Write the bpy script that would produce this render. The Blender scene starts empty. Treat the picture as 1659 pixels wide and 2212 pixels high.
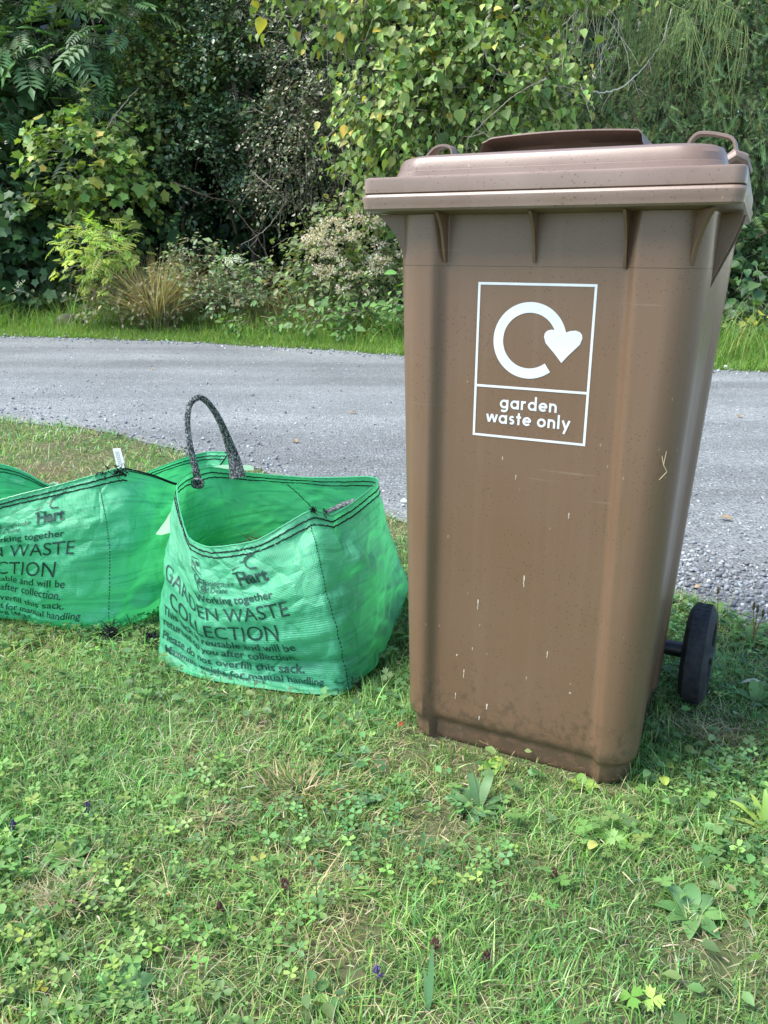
import bpy, math, random
import numpy as np
from mathutils import Vector, Matrix

random.seed(7)
RNG = np.random.default_rng(11)
S = bpy.context.scene
COL = S.collection

# ------------------------------------------------------------------ camera
CH = 0.8934
FW = np.array([0, 0.95804724, -0.28661035]); RT = np.array([0.99995599, 0.00268877, 0.0089877]); UP = np.array([-0.00938127, 0.28659774, 0.95800508])
FPX = 1805.8
cam = bpy.data.cameras.new('camera'); camo = bpy.data.objects.new('camera', cam); COL.objects.link(camo)
m = Matrix(((RT[0], UP[0], -FW[0], 0), (RT[1], UP[1], -FW[1], 0), (RT[2], UP[2], -FW[2], CH), (0, 0, 0, 1)))
camo.matrix_world = m
cam.sensor_fit = 'HORIZONTAL'; cam.sensor_width = 36; cam.lens = 36 * FPX / 1659
cam.clip_start = 0.05; cam.clip_end = 500
S.camera = camo

# ------------------------------------------------------------------ light
SUN_EL, SUN_AZ = math.radians(56), math.radians(-104)      # azimuth measured from +Y towards +X: sun to the left, a little behind the camera
w = bpy.data.worlds.new('World'); S.world = w; w.use_nodes = True
nt = w.node_tree; nt.nodes.clear()
sky = nt.nodes.new('ShaderNodeTexSky'); sky.sky_type = 'NISHITA'; sky.sun_disc = False
sky.sun_elevation = SUN_EL; sky.sun_rotation = SUN_AZ; sky.air_density = 1.0; sky.dust_density = 0.4; sky.ozone_density = 1.0
bgn = nt.nodes.new('ShaderNodeBackground'); bgn.inputs[1].default_value = 0.15
wo = nt.nodes.new('ShaderNodeOutputWorld')
nt.links.new(sky.outputs[0], bgn.inputs[0]); nt.links.new(bgn.outputs[0], wo.inputs[0])
sl = bpy.data.lights.new('sun', 'SUN'); so = bpy.data.objects.new('sun', sl); COL.objects.link(so)
sl.energy = 2.9; sl.angle = math.radians(32); sl.color = (1.0, 0.95, 0.87)
sd = Vector((math.sin(SUN_AZ) * math.cos(SUN_EL), math.cos(SUN_AZ) * math.cos(SUN_EL), math.sin(SUN_EL)))
so.rotation_euler = sd.to_track_quat('Z', 'Y').to_euler()
S.view_settings.view_transform = 'Standard'; S.view_settings.look = 'None'
S.view_settings.gamma = 1; S.view_settings.use_curve_mapping = False
S.view_settings.exposure = 1.5
S.render.engine = 'CYCLES'
S.cycles.use_denoising = True
S.cycles.max_bounces = 8; S.cycles.diffuse_bounces = 4; S.cycles.transparent_max_bounces = 8

# ------------------------------------------------------------------ helpers
def ray(px, py):
    d = FW * FPX + RT * (px - 829.5) - UP * (py - 1106)
    return d
O0 = np.array([0, 0, CH])
def at(px, py, Y):
    """a world point at distance Y in front, seen in direction px,py"""
    d = ray(px, py); return O0 + d * (Y / d[1])
def gnd(px, py, z=0.0):
    d = ray(px, py); return O0 + d * ((z - CH) / d[2])

def vnoise(p, seed=0):
    """smooth value noise of points p (N,3) -> (N,) in -1..1"""
    p = np.asarray(p, float); i = np.floor(p).astype(np.int64); f = p - i; f = f * f * (3 - 2 * f)
    def h(ix, iy, iz):
        n = (ix * 374761393 + iy * 668265263 + iz * 2147483647 + seed * 974711) & 0xffffffff
        n = ((n ^ (n >> 13)) * 1274126177) & 0xffffffff
        n = (n ^ (n >> 16)) & 0xffffff
        return n / 0x7fffff - 1.0
    r = 0
    for a in (0, 1):
        wa = f[:, 0] if a else 1 - f[:, 0]
        for b in (0, 1):
            wb = f[:, 1] if b else 1 - f[:, 1]
            for c in (0, 1):
                wc = f[:, 2] if c else 1 - f[:, 2]
                r = r + wa * wb * wc * h(i[:, 0] + a, i[:, 1] + b, i[:, 2] + c)
    return r
def fbm(p, o=3, seed=0):
    r = 0; a = 1; p = np.asarray(p, float)
    for k in range(o):
        r = r + a * vnoise(p * 2 ** k + 17.3 * k, seed + k); a *= .5
    return r / 1.75
def unit(a):
    a = np.asarray(a, float); return a / (np.linalg.norm(a, axis=-1, keepdims=True) + 1e-9)

def tag(o, label=None, cat=None, group=None, kind=None):
    if label: o['label'] = label
    if cat: o['category'] = cat
    if group: o['group'] = group
    if kind: o['kind'] = kind
    return o
def empty(name, loc=(0, 0, 0), rz=0):
    o = bpy.data.objects.new(name, None); COL.objects.link(o); o.location = loc; o.rotation_euler = (0, 0, rz)
    o.empty_display_size = .1
    return o
def add(name, me, mat, parent=None, smooth=True):
    if mat is not None: me.materials.append(mat)
    o = bpy.data.objects.new(name, me); COL.objects.link(o)
    if parent is not None: o.parent = parent
    if smooth: me.shade_smooth()
    return o
def mesh(V, F, cols=None):
    """V (N,3); F list or array of faces"""
    me = bpy.data.meshes.new('m')
    V = np.asarray(V, np.float32)
    if isinstance(F, np.ndarray):
        n, k = F.shape
        me.vertices.add(len(V)); me.vertices.foreach_set('co', V.ravel())
        me.loops.add(n * k); me.loops.foreach_set('vertex_index', F.astype(np.int32).ravel())
        me.polygons.add(n); me.polygons.foreach_set('loop_start', np.arange(0, n * k, k, dtype=np.int32))
        me.polygons.foreach_set('loop_total', np.full(n, k, np.int32))
        me.update(calc_edges=True)
    else:
        me.from_pydata([tuple(v) for v in V], [], [tuple(f) for f in F]); me.update()
    if cols is not None:
        a = me.color_attributes.new('Col', 'FLOAT_COLOR', 'POINT')
        c = np.ones((len(V), 4), np.float32); c[:, :3] = cols
        a.data.foreach_set('color', c.ravel())
    return me

class MB:
    def __init__(s): s.v = []; s.f = []; s.c = []
    def add(s, V, F, c=None):
        b = len(s.v); s.v += [tuple(x) for x in V]; s.f += [tuple(i + b for i in f) for f in F]
        if c is not None: s.c += [tuple(c)] * len(V)
    def box(s, x0, x1, y0, y1, z0, z1):
        V = [(x, y, z) for x in (x0, x1) for y in (y0, y1) for z in (z0, z1)]
        s.add(V, [(0, 1, 3, 2), (4, 6, 7, 5), (0, 4, 5, 1), (2, 3, 7, 6), (0, 2, 6, 4), (1, 5, 7, 3)])
    def tube(s, pts, rad, n=8, flat=1.0, updir=None, c=None, cap=True):
        pts = [np.array(p, float) for p in pts]
        V = []
        prev = None
        for i, p in enumerate(pts):
            t = unit(pts[min(i + 1, len(pts) - 1)] - pts[max(i - 1, 0)])
            if updir is not None: a = np.cross(t, updir)
            elif prev is None: a = np.cross(t, (0, 0, 1) if abs(t[2]) < .9 else (1, 0, 0))
            else: a = prev - t * prev.dot(t)
            a = unit(a); prev = a; b = np.cross(t, a)
            r = rad[i] if hasattr(rad, '__len__') else rad
            fl = flat[i] if hasattr(flat, '__len__') else flat
            for k in range(n):
                q = 2 * math.pi * k / n
                V.append(p + a * r * math.cos(q) + b * r * fl * math.sin(q))
        F = []
        for i in range(len(pts) - 1):
            for k in range(n):
                k2 = (k + 1) % n
                F.append((i * n + k, i * n + k2, (i + 1) * n + k2, (i + 1) * n + k))
        if cap: F += [tuple(range(n))[::-1], tuple((len(pts) - 1) * n + k for k in range(n))]
        s.add(V, F, c)
    def loft(s, rings, cap0=True, cap1=True):
        n = len(rings[0]); V = [p for r in rings for p in r]; F = []
        for i in range(len(rings) - 1):
            for k in range(n):
                k2 = (k + 1) % n
                F.append((i * n + k, i * n + k2, (i + 1) * n + k2, (i + 1) * n + k))
        if cap0: F.append(tuple(range(n))[::-1])
        if cap1: F.append(tuple((len(rings) - 1) * n + k for k in range(n)))
        s.add(V, F)
    def lathe_x(s, prof, c, n=48):
        """profile (x, r) turned about the local x axis through c"""
        rings = []
        for x, r in prof:
            rings.append([(c[0] + x, c[1] + r * math.cos(2 * math.pi * k / n), c[2] + r * math.sin(2 * math.pi * k / n)) for k in range(n)])
        s.loft(rings, True, True)
    def build(s, name, mat, parent=None, smooth=True, sharp=35):
        me = mesh(s.v, s.f, s.c if s.c else None)
        o = add(name, me, mat, parent, smooth)
        if smooth and sharp: me.set_sharp_from_angle(angle=math.radians(sharp))
        return o

# ------------------------------------------------------------------ materials
def newmat(name):
    ma = bpy.data.materials.new(name); ma.use_nodes = True; t = ma.node_tree
    b = t.nodes['Principled BSDF']; return ma, t, b, t.nodes['Material Output']
def N(t, typ, **kw):
    n = t.nodes.new(typ)
    for k, v in kw.items():
        if k.startswith('i_'): n.inputs[int(k[2:])].default_value = v
        else: setattr(n, k, v)
    return n
def ramp(t, fac, stops):
    n = t.nodes.new('ShaderNodeValToRGB'); e = n.color_ramp.elements
    while len(e) < len(stops): e.new(.5)
    for i, (p, c) in enumerate(stops): e[i].position = p; e[i].color = (*c, 1) if len(c) == 3 else c
    t.links.new(fac, n.inputs[0]); return n.outputs[0]
def mixc(t, fac, a, b, mode='MIX'):
    n = t.nodes.new('ShaderNodeMix'); n.data_type = 'RGBA'; n.blend_type = mode
    for sock, v in ((n.inputs[0], fac), (n.inputs[6], a), (n.inputs[7], b)):
        if hasattr(v, 'links'): t.links.new(v, sock)
        elif isinstance(v, (int, float)): sock.default_value = v
        else: sock.default_value = (*v, 1)
    return n.outputs[2]
def bump(t, b, h, dist, strength=1.0):
    n = t.nodes.new('ShaderNodeBump'); n.inputs['Distance'].default_value = dist; n.inputs['Strength'].default_value = strength
    t.links.new(h, n.inputs['Height']); t.links.new(n.outputs[0], b.inputs['Normal']); return n

def plain(name, col, rough=.5, spec=.5, noise=0.0, scale=30, bumpd=0):
    ma, t, b, out = newmat(name)
    b.inputs['Roughness'].default_value = rough; b.inputs['Specular IOR Level'].default_value = spec
    tc = N(t, 'ShaderNodeTexCoord'); no = N(t, 'ShaderNodeTexNoise'); no.inputs['Scale'].default_value = scale; no.inputs['Detail'].default_value = 5
    t.links.new(tc.outputs['Object'], no.inputs[0])
    c0 = tuple(x * (1 - noise) for x in col); c1 = tuple(min(1, x * (1 + noise)) for x in col)
    t.links.new(ramp(t, no.outputs[0], [(.3, c0), (.7, c1)]), b.inputs['Base Color'])
    if bumpd: bump(t, b, no.outputs[0], bumpd)
    return ma

def leafmat(name, trans=.3, rough=.5, spec=.35):
    ma, t, b, out = newmat(name)
    at_ = N(t, 'ShaderNodeAttribute', attribute_name='Col')
    t.links.new(at_.outputs[0], b.inputs['Base Color'])
    b.inputs['Roughness'].default_value = rough; b.inputs['Specular IOR Level'].default_value = spec
    tr = N(t, 'ShaderNodeBsdfTranslucent')
    t.links.new(mixc(t, 1.0, at_.outputs[0], (1.25, 1.3, .55), 'MULTIPLY'), tr.inputs[0])
    mx = N(t, 'ShaderNodeMixShader', i_0=trans)
    t.links.new(b.outputs[0], mx.inputs[1]); t.links.new(tr.outputs[0], mx.inputs[2]); t.links.new(mx.outputs[0], out.inputs[0])
    return ma
M = {}
M['leaf'] = leafmat('foliage', .30)
M['glossleaf'] = leafmat('glossy_foliage', .12, .33, .55)
M['grass'] = leafmat('grass_blades', .35, .6, .2)
M['needle'] = leafmat('needles', .1, .6, .2)
M['bark'] = plain('bark', (.16, .13, .10), .85, .2, .5, 25, .004)
M['paletwig'] = plain('pale_twig', (.30, .26, .21), .8, .2, .3, 30)
M['darktwig'] = plain('dark_twig', (.09, .065, .045), .85, .2, .4, 30)
M['deadtwig'] = plain('bleached_dead_twig', (.50, .47, .38), .8, .2, .25, 30)
M['mosstwig'] = plain('mossy_twig', (.16, .21, .075), .85, .2, .3, 30)
M['stone'] = leafmat('stones', .0, .75, .3)
M['rubber'] = plain('rubber', (.022, .023, .025), .75, .3, .5, 60, .0006)
M['blackplastic'] = plain('black_plastic', (.02, .021, .025), .35, .5, .2, 40)
M['blackthread'] = plain('black_thread', (.012, .014, .015), .9, .15, .5, 300, .0005)
M['print'] = plain('dark_green_print', (.010, .045, .032), .5, .4, .45, 260)
M['white'] = plain('white_vinyl', (.60, .62, .63), .45, .5, .07, 35)
M['paper'] = plain('white_label_fabric', (.75, .75, .72), .7, .2, .05, 60)

def brown_plastic(name, base, fade, fadeamt):
    ma, t, b, out = newmat(name)
    tc = N(t, 'ShaderNodeTexCoord')
    n1 = N(t, 'ShaderNodeTexNoise'); n1.inputs['Scale'].default_value = 3.5; n1.inputs['Detail'].default_value = 6; n1.inputs['Roughness'].default_value = .65
    t.links.new(tc.outputs['Object'], n1.inputs[0])
    c = mixc(t, ramp(t, n1.outputs[0], [(.35, (0, 0, 0)), (.75, (fadeamt,) * 3)]), base, fade)
    # vertical run marks of dust
    mp = N(t, 'ShaderNodeMapping'); mp.inputs['Scale'].default_value = (40, 40, 1.2); t.links.new(tc.outputs['Object'], mp.inputs[0])
    n2 = N(t, 'ShaderNodeTexNoise'); n2.inputs['Scale'].default_value = 1.5; n2.inputs['Detail'].default_value = 4; t.links.new(mp.outputs[0], n2.inputs[0])
    c = mixc(t, ramp(t, n2.outputs[0], [(.5, (0, 0, 0)), (.85, (.07,) * 3)]), c, (.30, .25, .19))
    # dark specks of grime
    v = N(t, 'ShaderNodeTexVoronoi'); v.inputs['Scale'].default_value = 130; t.links.new(tc.outputs['Object'], v.inputs[0])
    n3 = N(t, 'ShaderNodeTexNoise'); n3.inputs['Scale'].default_value = 9; t.links.new(tc.outputs['Object'], n3.inputs[0])
    sp = N(t, 'ShaderNodeMath', operation='ADD'); t.links.new(v.outputs['Distance'], sp.inputs[0])
    q = N(t, 'ShaderNodeMath', operation='MULTIPLY', i_1=-.32); t.links.new(n3.outputs[0], q.inputs[0]); t.links.new(q.outputs[0], sp.inputs[1])
    c = mixc(t, ramp(t, sp.outputs[0], [(0.0, (.5,) * 3), (.008, (0, 0, 0))]), c, (.05, .035, .02))
    # tiny pale specks
    v2 = N(t, 'ShaderNodeTexVoronoi'); v2.inputs['Scale'].default_value = 42; mp2 = N(t, 'ShaderNodeMapping'); mp2.inputs['Scale'].default_value = (1, 1, .45); mp2.inputs['Location'].default_value = (3, 1, 2)
    t.links.new(tc.outputs['Object'], mp2.inputs[0]); t.links.new(mp2.outputs[0], v2.inputs[0])
    c = mixc(t, ramp(t, v2.outputs['Distance'], [(.03, (.5,) * 3), (.06, (0, 0, 0))]), c, (.38, .32, .25))
    # soil splashed up around the foot, faint green film, pale scuffs
    sx = N(t, 'ShaderNodeSeparateXYZ'); t.links.new(tc.outputs['Object'], sx.inputs[0])
    n7 = N(t, 'ShaderNodeTexNoise'); n7.inputs['Scale'].default_value = 55; n7.inputs['Detail'].default_value = 6; n7.inputs['Roughness'].default_value = .7; t.links.new(tc.outputs['Object'], n7.inputs[0])
    hz_ = N(t, 'ShaderNodeMapRange'); hz_.inputs[1].default_value = 0; hz_.inputs[2].default_value = .22; hz_.inputs[3].default_value = .30; hz_.inputs[4].default_value = 0; t.links.new(sx.outputs[2], hz_.inputs[0])
    ad = N(t, 'ShaderNodeMath', operation='ADD'); t.links.new(n7.outputs[0], ad.inputs[0]); t.links.new(hz_.outputs[0], ad.inputs[1])
    c = mixc(t, ramp(t, ad.outputs[0], [(.66, (0, 0, 0)), (.80, (.55,) * 3)]), c, (.055, .042, .026))
    n8 = N(t, 'ShaderNodeTexNoise'); n8.inputs['Scale'].default_value = 2.2; n8.inputs['Detail'].default_value = 3; t.links.new(tc.outputs['Object'], n8.inputs[0])
    c = mixc(t, ramp(t, n8.outputs[0], [(.52, (0, 0, 0)), (.75, (.18,) * 3)]), c, (.095, .090, .040))
    mp3 = N(t, 'ShaderNodeMapping'); mp3.inputs['Rotation'].default_value = (0, .9, 0); mp3.inputs['Scale'].default_value = (5, 5, 130); t.links.new(tc.outputs['Object'], mp3.inputs[0])
    n9 = N(t, 'ShaderNodeTexNoise'); n9.inputs['Scale'].default_value = 1; n9.inputs['Detail'].default_value = 2; t.links.new(mp3.outputs[0], n9.inputs[0])
    c = mixc(t, ramp(t, n9.outputs[0], [(.72, (0, 0, 0)), (.80, (.30,) * 3)]), c, (.30, .23, .18))
    t.links.new(c, b.inputs['Base Color'])
    n4 = N(t, 'ShaderNodeTexNoise'); n4.inputs['Scale'].default_value = 6; n4.inputs['Detail'].default_value = 5; t.links.new(tc.outputs['Object'], n4.inputs[0])
    t.links.new(ramp(t, n4.outputs[0], [(.3, (.30,) * 3), (.7, (.44,) * 3)]), b.inputs['Roughness'])
    b.inputs['Specular IOR Level'].default_value = .5
    n5 = N(t, 'ShaderNodeTexNoise'); n5.inputs['Scale'].default_value = 420; t.links.new(tc.outputs['Object'], n5.inputs[0])
    bump(t, b, n5.outputs[0], .0003, .5)
    return ma
M['bin'] = brown_plastic('brown_plastic', (.140, .081, .047), (.160, .102, .066), .5)
M['lid'] = brown_plastic('faded_brown_plastic', (.165, .105, .078), (.26, .19, .15), .8)

def bagmat():
    ma, t, b, out = newmat('woven_green_polypropylene')
    tc = N(t, 'ShaderNodeTexCoord')
    uv = tc.outputs['UV']
    mp = N(t, 'ShaderNodeMapping'); mp.inputs['Scale'].default_value = (1, 1, 1); t.links.new(uv, mp.inputs[0])
    n1 = N(t, 'ShaderNodeTexNoise'); n1.inputs['Scale'].default_value = 7; n1.inputs['Detail'].default_value = 5; t.links.new(uv, n1.inputs[0])
    c = ramp(t, n1.outputs[0], [(.3, (.085, .49, .24)), (.7, (.15, .61, .35))])
    # weave: fine tapes both ways (uv in metres)
    def wave(dirn, sc, prof='SIN'):
        wv = N(t, 'ShaderNodeTexWave', wave_type='BANDS', bands_direction=dirn, wave_profile=prof); wv.inputs['Scale'].default_value = sc; wv.inputs['Distortion'].default_value = .6; wv.inputs['Detail'].default_value = 1; wv.inputs['Detail Scale'].default_value = 3
        t.links.new(mp.outputs[0], wv.inputs[0]); return wv.outputs[1]
    a = wave('X', 100); d = wave('Y', 100)
    mul = N(t, 'ShaderNodeMath', operation='MULTIPLY'); t.links.new(a, mul.inputs[0]); t.links.new(d, mul.inputs[1])
    # irregular tape lines across
    mp2 = N(t, 'ShaderNodeMapping'); mp2.inputs['Scale'].default_value = (3, 95, 1); t.links.new(uv, mp2.inputs[0])
    n2 = N(t, 'ShaderNodeTexNoise'); n2.inputs['Scale'].default_value = 1; n2.inputs['Detail'].default_value = 3; t.links.new(mp2.outputs[0], n2.inputs[0])
    c = mixc(t, ramp(t, n2.outputs[0], [(.36, (.45,) * 3), (.46, (0, 0, 0))]), c, (.03, .29, .15))
    c = mixc(t, ramp(t, mul.outputs[0], [(0, (.22,) * 3), (.35, (0, 0, 0))]), c, (.03, .30, .16))
    t.links.new(c, b.inputs['Base Color'])
    b.inputs['Roughness'].default_value = .36; b.inputs['Specular IOR Level'].default_value = .75
    n6 = N(t, 'ShaderNodeTexNoise'); n6.inputs['Scale'].default_value = 26; n6.inputs['Detail'].default_value = 4; n6.inputs['Distortion'].default_value = .6; t.links.new(uv, n6.inputs[0])
    h1 = N(t, 'ShaderNodeBump'); h1.inputs['Distance'].default_value = .009; h1.inputs['Strength'].default_value = .7; t.links.new(n6.outputs[0], h1.inputs['Height'])
    h2 = N(t, 'ShaderNodeBump'); h2.inputs['Distance'].default_value = .0009; h2.inputs['Strength'].default_value = .9; t.links.new(mul.outputs[0], h2.inputs['Height']); t.links.new(h1.outputs[0], h2.inputs['Normal'])
    v9 = N(t, 'ShaderNodeTexVoronoi', feature='DISTANCE_TO_EDGE'); v9.inputs['Scale'].default_value = 13
    nd = N(t, 'ShaderNodeTexNoise'); nd.inputs['Scale'].default_value = 5; nd.inputs['Detail'].default_value = 3; t.links.new(uv, nd.inputs[0])
    va = N(t, 'ShaderNodeVectorMath', operation='MULTIPLY_ADD'); va.inputs[1].default_value = (.22, .22, 0); t.links.new(nd.outputs['Color'], va.inputs[0]); t.links.new(uv, va.inputs[2]); t.links.new(va.outputs[0], v9.inputs[0])
    h3 = N(t, 'ShaderNodeBump'); h3.inputs['Distance'].default_value = .012; h3.inputs['Strength'].default_value = .42; t.links.new(ramp(t, v9.outputs[0], [(0, (0, 0, 0)), (.22, (1, 1, 1))]), h3.inputs['Height']); t.links.new(h2.outputs[0], h3.inputs['Normal'])
    t.links.new(h3.outputs[0], b.inputs['Normal'])
    tr = N(t, 'ShaderNodeBsdfTranslucent'); t.links.new(mixc(t, 1.0, c, (.80, 1.30, .78), 'MULTIPLY'), tr.inputs[0])
    mx = N(t, 'ShaderNodeMixShader', i_0=.38)
    t.links.new(b.outputs[0], mx.inputs[1]); t.links.new(tr.outputs[0], mx.inputs[2]); t.links.new(mx.outputs[0], out.inputs[0])
    return ma
M['bag'] = bagmat()
def strapmat():
    ma, t, b, out = newmat('black_and_white_webbing')
    tc = N(t, 'ShaderNodeTexCoord')
    v = N(t, 'ShaderNodeTexVoronoi'); v.inputs['Scale'].default_value = 480; t.links.new(tc.outputs['Object'], v.inputs[0])
    mp = N(t, 'ShaderNodeMapping'); mp.inputs['Scale'].default_value = (1, 1, .55); t.links.new(tc.outputs['Object'], mp.inputs[0]); t.links.new(mp.outputs[0], v.inputs[0])
    sepc = N(t, 'ShaderNodeSeparateColor'); t.links.new(v.outputs['Color'], sepc.inputs[0])
    t.links.new(ramp(t, sepc.outputs[0], [(.60, (.022, .023, .026)), (.74, (.26, .27, .27))]), b.inputs['Base Color'])
    b.inputs['Roughness'].default_value = .7
    bump(t, b, v.outputs['Distance'], .0015)
    return ma
M['strap'] = strapmat()
def filmmat():
    ma, t, b, out = newmat('milky_plastic_film')
    b.inputs['Base Color'].default_value = (.36, .56, .38, 1); b.inputs['Roughness'].default_value = .3
    tr = N(t, 'ShaderNodeBsdfTranslucent'); tr.inputs[0].default_value = (.4, .62, .40, 1)
    mx = N(t, 'ShaderNodeMixShader', i_0=.4); t.links.new(b.outputs[0], mx.inputs[1]); t.links.new(tr.outputs[0], mx.inputs[2]); t.links.new(mx.outputs[0], out.inputs[0])
    return ma
M['film'] = filmmat()

def groundmat():
    ma, t, b, out = newmat('soil_and_moss')
    tc = N(t, 'ShaderNodeTexCoord')
    n1 = N(t, 'ShaderNodeTexNoise'); n1.inputs['Scale'].default_value = 3; n1.inputs['Detail'].default_value = 8; t.links.new(tc.outputs['Object'], n1.inputs[0])
    n2 = N(t, 'ShaderNodeTexNoise'); n2.inputs['Scale'].default_value = 60; n2.inputs['Detail'].default_value = 6; t.links.new(tc.outputs['Object'], n2.inputs[0])
    c = mixc(t, n2.outputs[0], ramp(t, n1.outputs[0], [(.35, (.085, .085, .045)), (.6, (.075, .11, .04))]), ramp(t, n1.outputs[0], [(.4, (.13, .11, .065)), (.6, (.07, .10, .035))]))
    t.links.new(c, b.inputs['Base Color']); b.inputs['Roughness'].default_value = .95; b.inputs['Specular IOR Level'].default_value = .1
    bump(t, b, n2.outputs[0], .012)
    return ma
def roadmat():
    ma, t, b, out = newmat('worn_gravelly_asphalt')
    tc = N(t, 'ShaderNodeTexCoord'); ob = tc.outputs['Object']
    n1 = N(t, 'ShaderNodeTexNoise'); n1.inputs['Scale'].default_value = .8; n1.inputs['Detail'].default_value = 7; t.links.new(ob, n1.inputs[0])
    n2 = N(t, 'ShaderNodeTexNoise'); n2.inputs['Scale'].default_value = 45; n2.inputs['Detail'].default_value = 6; n2.inputs['Roughness'].default_value = .75; t.links.new(ob, n2.inputs[0])
    v = N(t, 'ShaderNodeTexVoronoi'); v.inputs['Scale'].default_value = 75; t.links.new(ob, v.inputs[0])
    sp = N(t, 'ShaderNodeSeparateColor'); t.links.new(v.outputs['Color'], sp.inputs[0])
    c = ramp(t, n1.outputs[0], [(.32, (.182, .193, .190)), (.68, (.262, .275, .268))])
    c = mixc(t, 1.0, c, ramp(t, n2.outputs[0], [(.3, (.74,) * 3), (.7, (1.24,) * 3)]), 'MULTIPLY')
    c = mixc(t, 1.0, c, ramp(t, sp.outputs[0], [(0, (.76,) * 3), (.5, (1.0,) * 3), (.95, (1.15,) * 3), (1, (1.8,) * 3)]), 'MULTIPLY')
    mpr = N(t, 'ShaderNodeMapping'); mpr.inputs['Rotation'].default_value = (0, 0, .33); mpr.inputs['Scale'].default_value = (.12, 1.1, 1); t.links.new(ob, mpr.inputs[0])
    nr = N(t, 'ShaderNodeTexNoise'); nr.inputs['Scale'].default_value = 1.2; nr.inputs['Detail'].default_value = 5; t.links.new(mpr.outputs[0], nr.inputs[0])
    c = mixc(t, 1.0, c, ramp(t, nr.outputs[0], [(.35, (.78,) * 3), (.62, (1.14,) * 3)]), 'MULTIPLY')
    ns = N(t, 'ShaderNodeTexNoise'); ns.inputs['Scale'].default_value = 5; ns.inputs['Detail'].default_value = 8; ns.inputs['Roughness'].default_value = .7; t.links.new(ob, ns.inputs[0])
    c = mixc(t, ramp(t, ns.outputs[0], [(.60, (0, 0, 0)), (.74, (.4,) * 3)]), c, (.16, .145, .11))
    v3 = N(t, 'ShaderNodeTexVoronoi'); v3.inputs['Scale'].default_value = 22; t.links.new(ob, v3.inputs[0])
    c = mixc(t, ramp(t, v3.outputs['Distance'], [(.05, (.6,) * 3), (.12, (0, 0, 0))]), c, (.40, .41, .42))
    t.links.new(c, b.inputs['Base Color']); b.inputs['Roughness'].default_value = .9; b.inputs['Specular IOR Level'].default_value = .2
    mm = N(t, 'ShaderNodeMath', operation='ADD'); t.links.new(v.outputs['Distance'], mm.inputs[0]); t.links.new(n2.outputs[0], mm.inputs[1])
    bump(t, b, mm.outputs[0], .012)
    return ma
M['ground'] = groundmat(); M['road'] = roadmat()

# ------------------------------------------------------------------ setting: ground and road
me = mesh([(-250, -250, 0), (250, -250, 0), (250, 250, 0), (-250, 250, 0)], [(0, 1, 2, 3)])
tag(add('ground', me, M['ground'], smooth=False), kind='structure')

NEAR = [(-14, 8.5), (-8, 6.6), (-4.5, 5.55), (-2.9, 5.1), (-2.23, 4.8), (-1.43, 4.36), (-.61, 3.62), (-.2, 3.2), (.07, 2.85), (.45, 2.55), (.80, 2.22), (.98, 1.98), (1.25, 1.80), (1.8, 1.5), (3.0, 0.6), (5, -2), (7, -6)]
FAR = [(-30, 15.5), (-14, 12.4), (-8, 11.0), (-4.6, 10.2), (-2.06, 9.55), (.22, 8.45), (2.94, 7.5), (4.6, 6.7), (7, 5), (9, 2), (12, -6)]
NX = np.array(NEAR); FX = np.array(FAR)
def near_y(x): return np.interp(x, NX[:, 0], NX[:, 1])
def far_y(x): return np.interp(x, FX[:, 0], FX[:, 1])
xs = np.linspace(-30, 7, 560)
ny = near_y(xs) + .05 * vnoise(np.c_[xs * 3, xs * 0, xs * 0], 3) + .03 * vnoise(np.c_[xs * 11, xs * 0, xs * 0], 4)
fy = far_y(xs) + .10 * vnoise(np.c_[xs * 2, xs * 0, xs * 0], 5) + .05 * vnoise(np.c_[xs * 8, xs * 0, xs * 0], 6)
V = []; F = []; K = 8
for i, x in enumerate(xs):
    for k in range(K + 1): V.append((x, ny[i] + (fy[i] - ny[i]) * k / K, .004))
for i in range(len(xs) - 1):
    for k in range(K):
        a = i * (K + 1) + k; F.append((a, a + K + 1, a + K + 2, a + 1))
tag(add('road', mesh(V, F), M['road'], smooth=False), kind='structure')

# ------------------------------------------------------------------ scattering tools
def instances(T, F, P, X, Y, Z, S_, cols, tipcol=None):
    """place template T (k,3) N times: axes X,Y,Z (N,3), scales S_ (N,) -> V,F,C"""
    T = np.asarray(T, float); F = np.asarray(F); n = len(P); k = len(T)
    S_ = np.asarray(S_)
    if S_.ndim == 1: S_ = np.repeat(S_[:, None], 3, 1)
    V = P[:, None, :] + (X * S_[:, :1])[:, None, :] * T[None, :, 0:1] + (Y * S_[:, 1:2])[:, None, :] * T[None, :, 1:2] + (Z * S_[:, 2:3])[:, None, :] * T[None, :, 2:3]
    FF = F[None, :, :] + (np.arange(n) * k)[:, None, None]
    C = np.repeat(cols[:, None, :], k, 1)
    return V.reshape(-1, 3), FF.reshape(-1, F.shape[1]), C.reshape(-1, 3)
def join(parts):
    Vs = []; Fs = []; Cs = []; b = 0
    for V, F, C in parts:
        Vs.append(V); Fs.append(F + b); Cs.append(C); b += len(V)
    return np.concatenate(Vs), np.concatenate(Fs), np.concatenate(Cs)
def frame(D, U):
    """D length axis, U approx normal -> X,Y,Z"""
    Y = unit(D); X = unit(np.cross(Y, U)); Z = np.cross(X, Y); return X, Y, Z
def colmix(pal, wts, n, jit=.18):
    pal = np.array(pal); i = RNG.choice(len(pal), n, p=np.array(wts) / sum(wts))
    c = pal[i] * (1 + jit * RNG.standard_normal((n, 1))) * (1 + .08 * RNG.standard_normal((n, 3)))
    return np.clip(c, .004, .9)

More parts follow.
